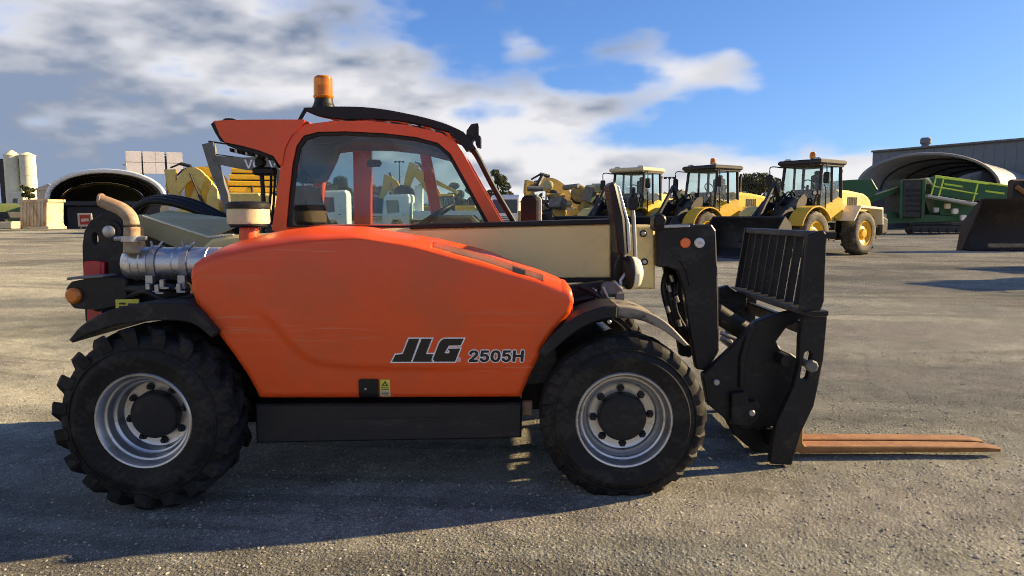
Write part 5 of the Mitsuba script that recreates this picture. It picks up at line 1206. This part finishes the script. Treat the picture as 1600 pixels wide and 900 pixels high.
def shelter(name, label, px_l, px_r, py_base, py_apex, d, length, shear, rim_m, fab, wall_m=None, cont=True, end_open=False):
    """Fabric arch on two rows of containers, running away from the lens."""
    k = thing(name, label, 'shelter')
    pl_, pr_, pa = W(px_l, py_base, d), W(px_r, py_base, d), W((px_l + px_r) / 2, py_apex, d)
    cx, hw, zb, h = (pl_[0] + pr_[0]) / 2, (pr_[0] - pl_[0]) / 2, pl_[2], pa[2] - pl_[2]
    go = put(k, np.eye(4))
    n, L = 28, 14
    a = np.linspace(np.pi, 0, n + 1)
    ex = 0.85
    arc = lambda k_, y: np.column_stack([cx + shear * (y - d) + hw * k_ * np.cos(a), np.full(n + 1, y), zb + h * k_ * np.sin(a) ** ex])
    def sheet(k_):
        ys_ = np.linspace(d, d + length, L + 1)
        V = np.array([arc(k_ - 0.012 * (i % 2), y) for i, y in enumerate(ys_)])
        i, j = np.meshgrid(np.arange(L), np.arange(n), indexing='ij'); c_ = n + 1
        q = np.stack([i * c_ + j, i * c_ + j + 1, (i + 1) * c_ + j + 1, (i + 1) * c_ + j], -1).reshape(-1, 4)
        return trimesh.Trimesh(V.reshape(-1, 3), np.vstack([q[:, [0, 1, 2]], q[:, [0, 2, 3]]]), process=False)
    go('cover', sheet(1.0), fab, True)
    go('front_rim', tube(arc(1.0, d - 0.05), 0.24 if rim_m == WHITE else 0.15, 10), rim_m, True)
    for i in range(1, 5):
        go('hoop', tube(arc(0.96, d + length * i / 5), 0.09, 8), DARKSTEEL, True)
    if wall_m:
        p = arc(0.97, d + length)
        V = np.vstack([p, p * [1, 1, 0] + [0, 0, float(ground_z(cx, d))]])
        q = np.array([(i, i + 1, n + 2 + i, n + 1 + i) for i in range(n)])
        go('end_wall', trimesh.Trimesh(V, np.vstack([q[:, [0, 1, 2]], q[:, [0, 2, 3]]]), process=False), wall_m, False)
        go('end_rim', tube(arc(0.955, d + length - 0.3), 0.16, 8), CREAM, True)
    zg = float(ground_z(cx, d))
    if cont:
        for s in (-1, 1):
            for i in range(max(1, int(length // 6.2))):
                y = d + 3.1 + i * 6.2
                c = (cx + shear * (y - d) + s * (hw + 0.0), y, (zb + zg) / 2)
                go('container', box(c, (2.4, 6.0, zb - zg), 0.05), CONTAINER)
                xx = c[0] - s * 1.215
                go('container__corrugation', cat(*[box((xx, y + o, c[2]), (0.05, 0.14, (zb - zg) * 0.88), 0.02) for o in np.arange(-2.7, 2.8, 0.42)]), CONTAINER)
    return k, go, cx, hw, zb, zg
GREYFABRIC = paint('grey_shelter_fabric', (0.20, 0.21, 0.235), (0.15, 0.155, 0.17), 0.35, 0.35, (0.5, 0.7))
k_, go, cx, hw, zb, zg = shelter('fabric_shelter', 'dark arched shelter with white front rim on containers, left background', 74, 258, 314, 267, 76.0, 26.0, -0.60, WHITE, DARKFABRIC, DARKFABRIC)
go('front_beam', box((cx, 76.2, zb - 0.25), (2 * hw, 0.4, 0.5), 0.05), CONTAINER)
go('front_wall', box((cx, 77.5, (zb + zg) / 2 - 0.3), (2 * hw - 2.4, 0.2, zb - zg - 0.6), 0.02), CONTAINER)
k_ = thing('frame_stand', 'pale A shaped steel stand inside the left arched shelter', 'stand')
go = put(k_, np.eye(4))
p = [W(91, 331, 73.0), W(86, 356, 73.0), W(101, 356, 73.0)]
go('leg', rod(p[0], p[1], 0.07, 8), WALKGREY); go('leg', rod(p[0], p[2], 0.07, 8), WALKGREY)
go('head_plate', box(p[0], (0.35, 0.3, 0.4), 0.04), WALKGREY); go('brace', rod((p[0] + p[1]) / 2, (p[0] + p[2]) / 2, 0.05, 8), WALKGREY)
k_ = thing('framed_sign', 'small red sign in a pale square frame in front of the left shelter', 'sign')
go = put(k_, np.eye(4))
go('panel', spx([(124, 335), (141, 335), (141, 352), (124, 352)], 73.0, 73.08, 0.01), REDSIGN)
fr = sg.box(*(W(122, 354, 72.95)[[0, 2]]), *(W(143, 333, 72.95)[[0, 2]]))
go('frame', slab(fr.difference(fr.buffer(-0.2, join_style=2)), 72.95, 73.05, 0.02), BEIGECLAD)
go('print', spx([(126, 342), (138, 341), (139, 345), (127, 347)], 72.98, 73.0, 0.004), BEIGECLAD)
go('post', cat(rod(W(126, 352, 73.1), W(126, 358, 73.1), 0.07, 8), rod(W(139, 352, 73.1), W(139, 358, 73.1), 0.07, 8)), DARKSTEEL)

shelter('fabric_shelter', 'wide pale arched shelter behind the green screening machine, open at both ends', 1338, 1562, 300, 240, 72.0, 26.0, 0.95, GREYFABRIC, GREYFABRIC)

k_ = thing('steel_shed', 'long grey steel shed with a roof vent on the far right', 'shed')
go = put(k_, np.eye(4))
A, Bq = W(1364, 236, 112.0), W(1760, 203, 84.0)
z0 = 0.0
def wall_between(p, q, zt0, zt1, m, ribs, go, thick=0.25):
    p, q = np.array([p[0], p[1]]), np.array([q[0], q[1]])
    n = np.array([-(q - p)[1], (q - p)[0]]); n /= np.linalg.norm(n)
    V = []
    for o in (0, thick):
        for e, zt in ((p, zt0), (q, zt1)):
            V += [(*(e + n * o), 0.0), (*(e + n * o), zt)]
    F = [(0, 2, 3, 1), (4, 5, 7, 6), (1, 3, 7, 5), (0, 1, 5, 4), (2, 6, 7, 3)]
    F = np.array(F); mm = trimesh.Trimesh(np.array(V), np.vstack([F[:, [0, 1, 2]], F[:, [0, 2, 3]]]), process=False); trimesh.repair.fix_normals(mm)
    go('wall', mm, m, False)
    for k in range(ribs):
        t0, t1 = (k + 0.04) / ribs, (k + 0.96) / ribs
        e0, e1 = p + (q - p) * t0 - n * 0.04, p + (q - p) * t1 - n * 0.04
        zz0, zz1 = zt0 + (zt1 - zt0) * t0 - 0.35, zt0 + (zt1 - zt0) * t1 - 0.35
        V = np.array([(*e0, 0.0), (*e1, 0.0), (*e1, zz1), (*e0, zz0)]); W2 = V + [*(n * 0.07), 0]
        Q = np.array([(0, 1, 2, 3), (3, 2, 6, 7), (0, 3, 7, 4), (1, 5, 6, 2)])
        go('wall__panel', trimesh.Trimesh(np.vstack([V, W2]), np.vstack([Q[:, [0, 1, 2]], Q[:, [0, 2, 3]]]), process=False), m, False)
zA, zBt = A[2], A[2]
# the eaves run level; the wall comes nearer to the right
t_ = None
yB = 84.0; 
wall_between((A[0], A[1]), (at(1760, yB), yB), A[2], A[2], SHEDGREY, 24, go)
p, q = np.array([A[0], A[1]]), np.array([at(1760, yB), yB]); n_ = np.array([-(q - p)[1], (q - p)[0]]); n_ /= np.linalg.norm(n_)
wall_between(tuple(p + n_ * 30), tuple(p - n_ * 0.0), A[2] + 0.6, A[2], SHEDGREY, 8, go)
V = np.array([(*(p - n_ * .3), A[2]), (*(q - n_ * .3), A[2]), (*(q + n_ * 15), A[2] + 1.0), (*(p + n_ * 15), A[2] + 1.0), (*(q + n_ * 30), A[2]), (*(p + n_ * 30), A[2])])
go('roof', trimesh.Trimesh(np.vstack([V, V - [0, 0, 0.2]]), np.array([(0, 1, 2), (0, 2, 3), (3, 2, 4), (3, 4, 5), (6, 8, 7), (6, 9, 8), (9, 10, 8), (9, 11, 10), (0, 6, 7), (0, 7, 1)]), process=False), SHEDGREY, False)
go('gutter', tube([(*(p - n_ * .35), A[2] - 0.1), (*(q - n_ * .35), A[2] - 0.1)], 0.16, 8), DARKFABRIC)
vt = W(1446, 230, 106.0)
go('roof_vent', cat(disc(vt + [0, 0, -0.3], 0.55, 1.6, 'z'), disc(vt + [0, 0, 0.9], 0.75, 1.0, 'z')), SHEDGREY)

# ------------------------------------------------------------------ left background
dl = 150.0
for i, (px, lab) in enumerate(((25, 'left cream storage silo with pointed top, farther from the arched shelter'), (49, 'right cream storage silo with flat capped top, nearer to the arched shelter'))):
    k_ = thing('storage_silo', lab, 'silo', 'cream silos on the left skyline')
    go = put(k_, np.eye(4))
    c = W(px, 338, dl); z1 = W(px, 243, dl)[2]; r = 1.5
    go('tank', lathe([(r, 3.5), (r + 0.02, z1 * 0.4), (r, z1 * 0.7), (r, z1)], 28, 'z', (c[0], dl, 0)), SILOCREAM, True)
    go('roof_cone', lathe([(r + 0.1, z1 - 0.05), (r + 0.1, z1 + 0.05), (0.3, z1 + 1.1 - 0.4 * i), (0, z1 + 1.15 - 0.4 * i)], 28, 'z', (c[0], dl, 0)), SILOCREAM, 30)
    go('hopper_cone', lathe([(r, 3.5), (0.5, 1.0), (0.5, 0.2), (0, 0.2)], 24, 'z', (c[0], dl, 0)), SILOCREAM, 30)
    for z in np.linspace(4.0, z1 - 0.3, 6): go('hoop', lathe([(r + 0.01, z), (r + 0.06, z), (r + 0.06, z + 0.1), (r + 0.01, z + 0.1)], 28, 'z', (c[0], dl, 0)), SILOCREAM, 30)
    go('ladder_tower', box((c[0] - r - 0.75, dl + 0.3, z1 / 2 - 0.4), (1.0, 1.0, z1 - 0.6), 0.05), DARKSTEEL)
    go('leg', cat(*[rod((c[0] + r * math.cos(q), dl + r * math.sin(q), 0), (c[0] + r * math.cos(q), dl + r * math.sin(q), 4.0), 0.12, 8) for q in (0.7, 2.3, 3.9, 5.5)]), SILOCREAM)
k_ = thing('batching_plant', 'pale low plant building at the foot of the cream silos', 'building')
go = put(k_, np.eye(4))
go('wall', spx([(15, 301), (36, 299), (36, 345), (15, 345)], 146.0, 150.0, 0.05), SILOCREAM)
go('window', spx([(20, 310), (27, 310), (27, 317), (20, 317)], 145.95, 146.02, 0.01), DARKGLASS)

k_ = thing('rusty_bin', 'rust streaked cream steel bin with upright ribs beside the left shelter', 'bin')
go = put(k_, np.eye(4))
dR = 66.0
go('shell', spx([(31, 314), (74, 313), (74, 354), (31, 355)], dR, dR + 2.4, 0.04), RUSTYCREAM)
for a in np.linspace(33, 71, 8): go('rib', spx([(a, 315), (a + 2, 315), (a + 2, 353), (a, 353)], dR - 0.08, dR + 0.01, 0.01), RUSTYCREAM)
go('rim', spx([(30, 312), (75, 311), (75, 315), (30, 316)], dR - 0.12, dR + 2.5, 0.02), RUSTYCREAM)
go('skid', spx([(34, 354.5), (76, 354), (76, 358), (34, 358)], dR - 0.2, dR + 2.5, 0.02), CREAM)
k_ = thing('concrete_block', 'small pale block at the left edge below the green bank', 'block')
go = put(k_, np.eye(4))
go('block', spx([(-12, 347), (18, 346), (18, 357), (-12, 358)], 64.0, 65.2, 0.06), CREAM)
k_ = thing('parked_trailer', 'dark low trailer at the left edge behind the pale block', 'trailer')
go = put(k_, np.eye(4))
go('bed', spx([(-30, 332), (12, 331), (16, 340), (-30, 345)], 68.0, 70.0, 0.05), DARKSTEEL)
for a in (-18, 4): go('wheel', disc(W(a, 348, 68.0), 0.5, 0.3), DARKSTEEL)

k_ = thing('billboard', 'white four panel billboard on dark posts above the left shelter', 'billboard')
go = put(k_, pose(at(246, 105.0), 105.0, 0, math.radians(22)))
s_ = 105 / 1085
for i, (a, b) in enumerate(((-39, -18), (-16, 1), (1.6, 14), (17, 39))):
    for j, (c, d) in enumerate(((239, 255.6), (256, 273))):
        x0, x1 = a * s_, b * s_; z0_, z1_ = EYE + (338 - d) * s_, EYE + (338 - c) * s_
        go('panel', box(((x0 + x1) / 2, 0, (z0_ + z1_) / 2), (x1 - x0 - 0.02, 0.12, z1_ - z0_ - 0.03), 0.02), BOARDWHITE)
for a in (-17, 15.5): go('post', box((a * s_, 0.3, 5.2), (0.28, 0.3, 10.3), 0.02), DARKSTEEL)
go('cross_rail', cat(*[box((0, 0.14, EYE + (338 - c) * s_), (7.6, 0.12, 0.15), 0.02) for c in (243, 256, 269)]), DARKSTEEL)
go('lamp_arm', rod((-4.2, 0.1, EYE + 78 * s_), (-3.7, -0.2, EYE + 78 * s_), 0.1, 8), WALKGREY)

def gable(name, label, px0, px1, py, d, depth, m, roof_m, rise=1.0, nw=4):
    k = thing(name, label, 'building'); go = put(k, np.eye(4))
    x0, x1 = at(px0, d), at(px1, d); zt = W(px0, py, d)[2]
    go('wall', box(((x0 + x1) / 2, d + depth / 2, zt / 2), (x1 - x0, depth, zt), 0.02), m)
    rf = slab([(x0 - 0.3, zt + 0.005), (x1 + 0.3, zt + 0.005), (x1 + 0.3, zt + 0.2), ((x0 + x1) / 2, zt + rise), (x0 - 0.3, zt + 0.2)], d - 0.3, d + depth + 0.3, 0.03)
    go('roof', rf, roof_m)
    for i in range(nw):
        x = x0 + (x1 - x0) * (i + 0.5) / nw
        w = go('window', box((x, d - 0.02, zt * 0.55), ((x1 - x0) / nw * 0.5, 0.06, zt * 0.28), 0.01), DARKGLASS)
gable('warehouse', 'low beige warehouse between the silos and the left shelter', 60, 100, 297, 135.0, 12.0, BEIGECLAD, BEIGECLAD, 1.2)
gable('warehouse', 'pale low building on the skyline behind the middle loaders', 1010, 1078, 318, 170.0, 14.0, BEIGECLAD, SHEDGREY, 1.4, 6)
gable('warehouse', 'white building on the skyline seen under the cab roof', 560, 640, 322, 180.0, 14.0, WHITE, SHEDGREY, 1.4, 5)
k_ = thing('tarpaulin_tent', 'pale pointed tarpaulin cover left of the yellow excavators', 'tent')
go = put(k_, np.eye(4))
go('cover', spx([(262, 330), (268, 312), (286, 296), (297, 290), (304, 300), (306, 330)], 62.0, 66.0, 0.1), FABRIC)
go('pole', rod(W(297, 289, 61.9), W(297, 350, 61.9), 0.07, 8), DARKSTEEL)

# light masts
def mast(px, py, d, label):
    k = thing('light_mast', label, 'light mast'); go = put(k, np.eye(4))
    c = W(px, py, d)
    go('pole', tube([(c[0], d, 0), (c[0], d, c[2])], np.array([0.16, 0.09]), 8), DARKSTEEL)
    go('head', cat(box((c[0], d, c[2]), (1.7, 0.2, 0.12), 0.02)), DARKSTEEL)
    for s in (-0.65, 0, 0.65): go('lamp', box((c[0] + s, d - 0.2, c[2] - 0.15), (0.4, 0.35, 0.22), 0.04), DARKSTEEL)
mast(1046, 277, 105.0, 'tall light mast with a flat lamp head between the left and middle loaders')
mast(624, 252, 120.0, 'thin far light mast seen through the cab glass')

# ------------------------------------------------------------------ trees
def leaf_cloud(centers, radii, n, size, r):
    P, S = [], []
    w = np.asarray(radii) ** 2; pick = r.choice(len(centers), n, p=w / w.sum())
    d = r.normal(size=(n, 3)); d /= np.linalg.norm(d, axis=1, keepdims=True)
    rad = np.asarray(radii)[pick] * r.uniform(0.25, 1, n) ** 0.45
    c = np.asarray(centers)[pick] + d * rad[:, None] * [1, 1, 0.8]
    a = r.normal(size=(n, 3)); a /= np.linalg.norm(a, axis=1, keepdims=True)
    b = np.cross(a, r.normal(size=(n, 3))); b /= np.linalg.norm(b, axis=1, keepdims=True)
    s = size * r.uniform(0.6, 1.4, (n, 1))
    V = np.stack([c - a * s, c + b * s * 0.5, c + a * s, c - b * s * 0.5], 1).reshape(-1, 3)
    i = np.arange(n)[:, None] * 4
    return trimesh.Trimesh(V, np.vstack([i + [0, 1, 2], i + [0, 2, 3]]), process=False)

def tree(px, py_top, d, wid_px, label, seed, m=LEAF, n=2600, trunk_frac=0.35):
    r = np.random.default_rng(seed); k = thing('tree', label, 'tree'); go = put(k, np.eye(4))
    x = at(px, d); zt = W(px, py_top, d)[2]; wid = wid_px * d / 1085
    z0 = zt * trunk_frac
    tr = tube(curve([(x, d, 0), (x + r.uniform(-.2, .2), d, z0), (x + r.uniform(-.4, .4), d, zt * 0.8)], 4), np.linspace(0.03 * zt, 0.008 * zt, 9), 8)
    cs, rs, limbs = [], [], [tr]
    for i in range(13):
        q = r.uniform(0, 6.28); h = r.uniform(z0 * 1.05, zt * 0.93); spread = wid / 2 * (1 - 0.5 * ((h - z0) / (zt - z0)) ** 2) * r.uniform(0.25, 0.8)
        c = np.array([x + spread * math.cos(q), d + spread * math.sin(q), h]); rr = r.uniform(0.16, 0.30) * wid
        rr = min(rr, (zt - h) * 1.2 + 0.05 * zt)
        cs.append(c); rs.append(rr * 0.85); limbs.append(tube([(x, d, h * 0.7), c], np.array([0.012 * zt, 0.004 * zt]), 6))
    go('trunk', cat(*limbs), BARK)
    go('crown', leaf_cloud(np.array(cs), np.array(rs), n * 3, wid * 0.017 + 0.05, r), m, False)
TREES = [(132, 250, 120, 30, 'small dark tree rising just above the white rim of the left shelter', LEAF),
         (46, 286, 130, 24, 'dark tree in front of the two cream silos', LEAF),
         (236, 274, 115, 26, 'low tree under the billboard, right of the shelter apex', LEAF),
         (250, 288, 118, 22, 'second low tree behind the billboard post', LEAFGREY),
         (476, 268, 105, 46, 'dark tree behind the cab seat, seen through the glass', LEAF),
         (512, 278, 110, 40, 'tree above the leftmost white truck cab, through the glass', LEAF),
         (540, 274, 112, 44, 'rounded tree beside the orange door post, through the glass', LEAF),
         (588, 286, 120, 36, 'low tree behind the box truck, through the glass', LEAF),
         (628, 288, 125, 40, 'grey green tree between the two yellow boom peaks', LEAFGREY),
         (712, 286, 115, 40, 'grey green tree behind the flat tray truck', LEAFGREY),
         (738, 292, 118, 36, 'tree at the front corner of the cab glass', LEAF),
         (778, 264, 95, 44, 'tall dark tree between the windscreen pillar and the guard bar', LEAF),
         (835, 292, 125, 30, 'low tree behind the brownish yellow excavator', LEAF),
         (1186, 270, 85, 74, 'broad dark tree between the middle and right loaders', LEAFGREY),
         (1330, 300, 120, 34, 'low tree left of the grey shed', LEAF)]
for i, (px, py, d, wp, lab, m) in enumerate(TREES): tree(px, py, d, wp, lab, 40 + i, m)

# green bank and the far wood that closes the yard
def bank():
    r = np.random.default_rng(5); xs_ = np.linspace(-110, -55, 40); ys_ = np.linspace(86, 116, 16)
    X, Y = np.meshgrid(xs_, ys_); Z = 3.0 * np.exp(-((Y - 101) / 9) ** 2) * sstep(-58, -68, X) - 0.05 + 0.4 * meshkit.fbm(np.stack([X * .3, Y * .3, 0 * X], -1), 3, 2) * np.exp(-((Y - 101) / 12) ** 2)
    i, j = np.meshgrid(np.arange(15), np.arange(39), indexing='ij')
    q = np.stack([i * 40 + j, i * 40 + j + 1, (i + 1) * 40 + j + 1, (i + 1) * 40 + j], -1).reshape(-1, 4)
    return trimesh.Trimesh(np.stack([X, Y, Z], -1).reshape(-1, 3), np.vstack([q[:, [0, 1, 2]], q[:, [0, 2, 3]]]), process=False)
GRASS = paint('bank_grass', (0.10, 0.13, 0.03), (0.14, 0.12, 0.06), 0.7, 0.8, (0.8, 0.95))
add('grass_bank', bank(), GRASS, True); labels['grass_bank'] = {'label': 'green grassy bank at the left edge under the silos', 'category': 'bank', 'kind': 'structure'}
r_ = np.random.default_rng(12)
cs, rs = [], []
for i in range(420):
    q = r_.uniform(-62, 62); dd = r_.uniform(200, 260); cs.append((dd * math.sin(math.radians(q)), dd * math.cos(math.radians(q)), r_.uniform(1.0, 5.5))); rs.append(r_.uniform(2.0, 4.5))
add('far_wood', leaf_cloud(np.array(cs), np.array(rs), 42000, 0.8, r_), LEAF, False)
labels['far_wood'] = {'label': 'low far wood along the horizon behind the yard', 'category': 'wood', 'kind': 'stuff'}
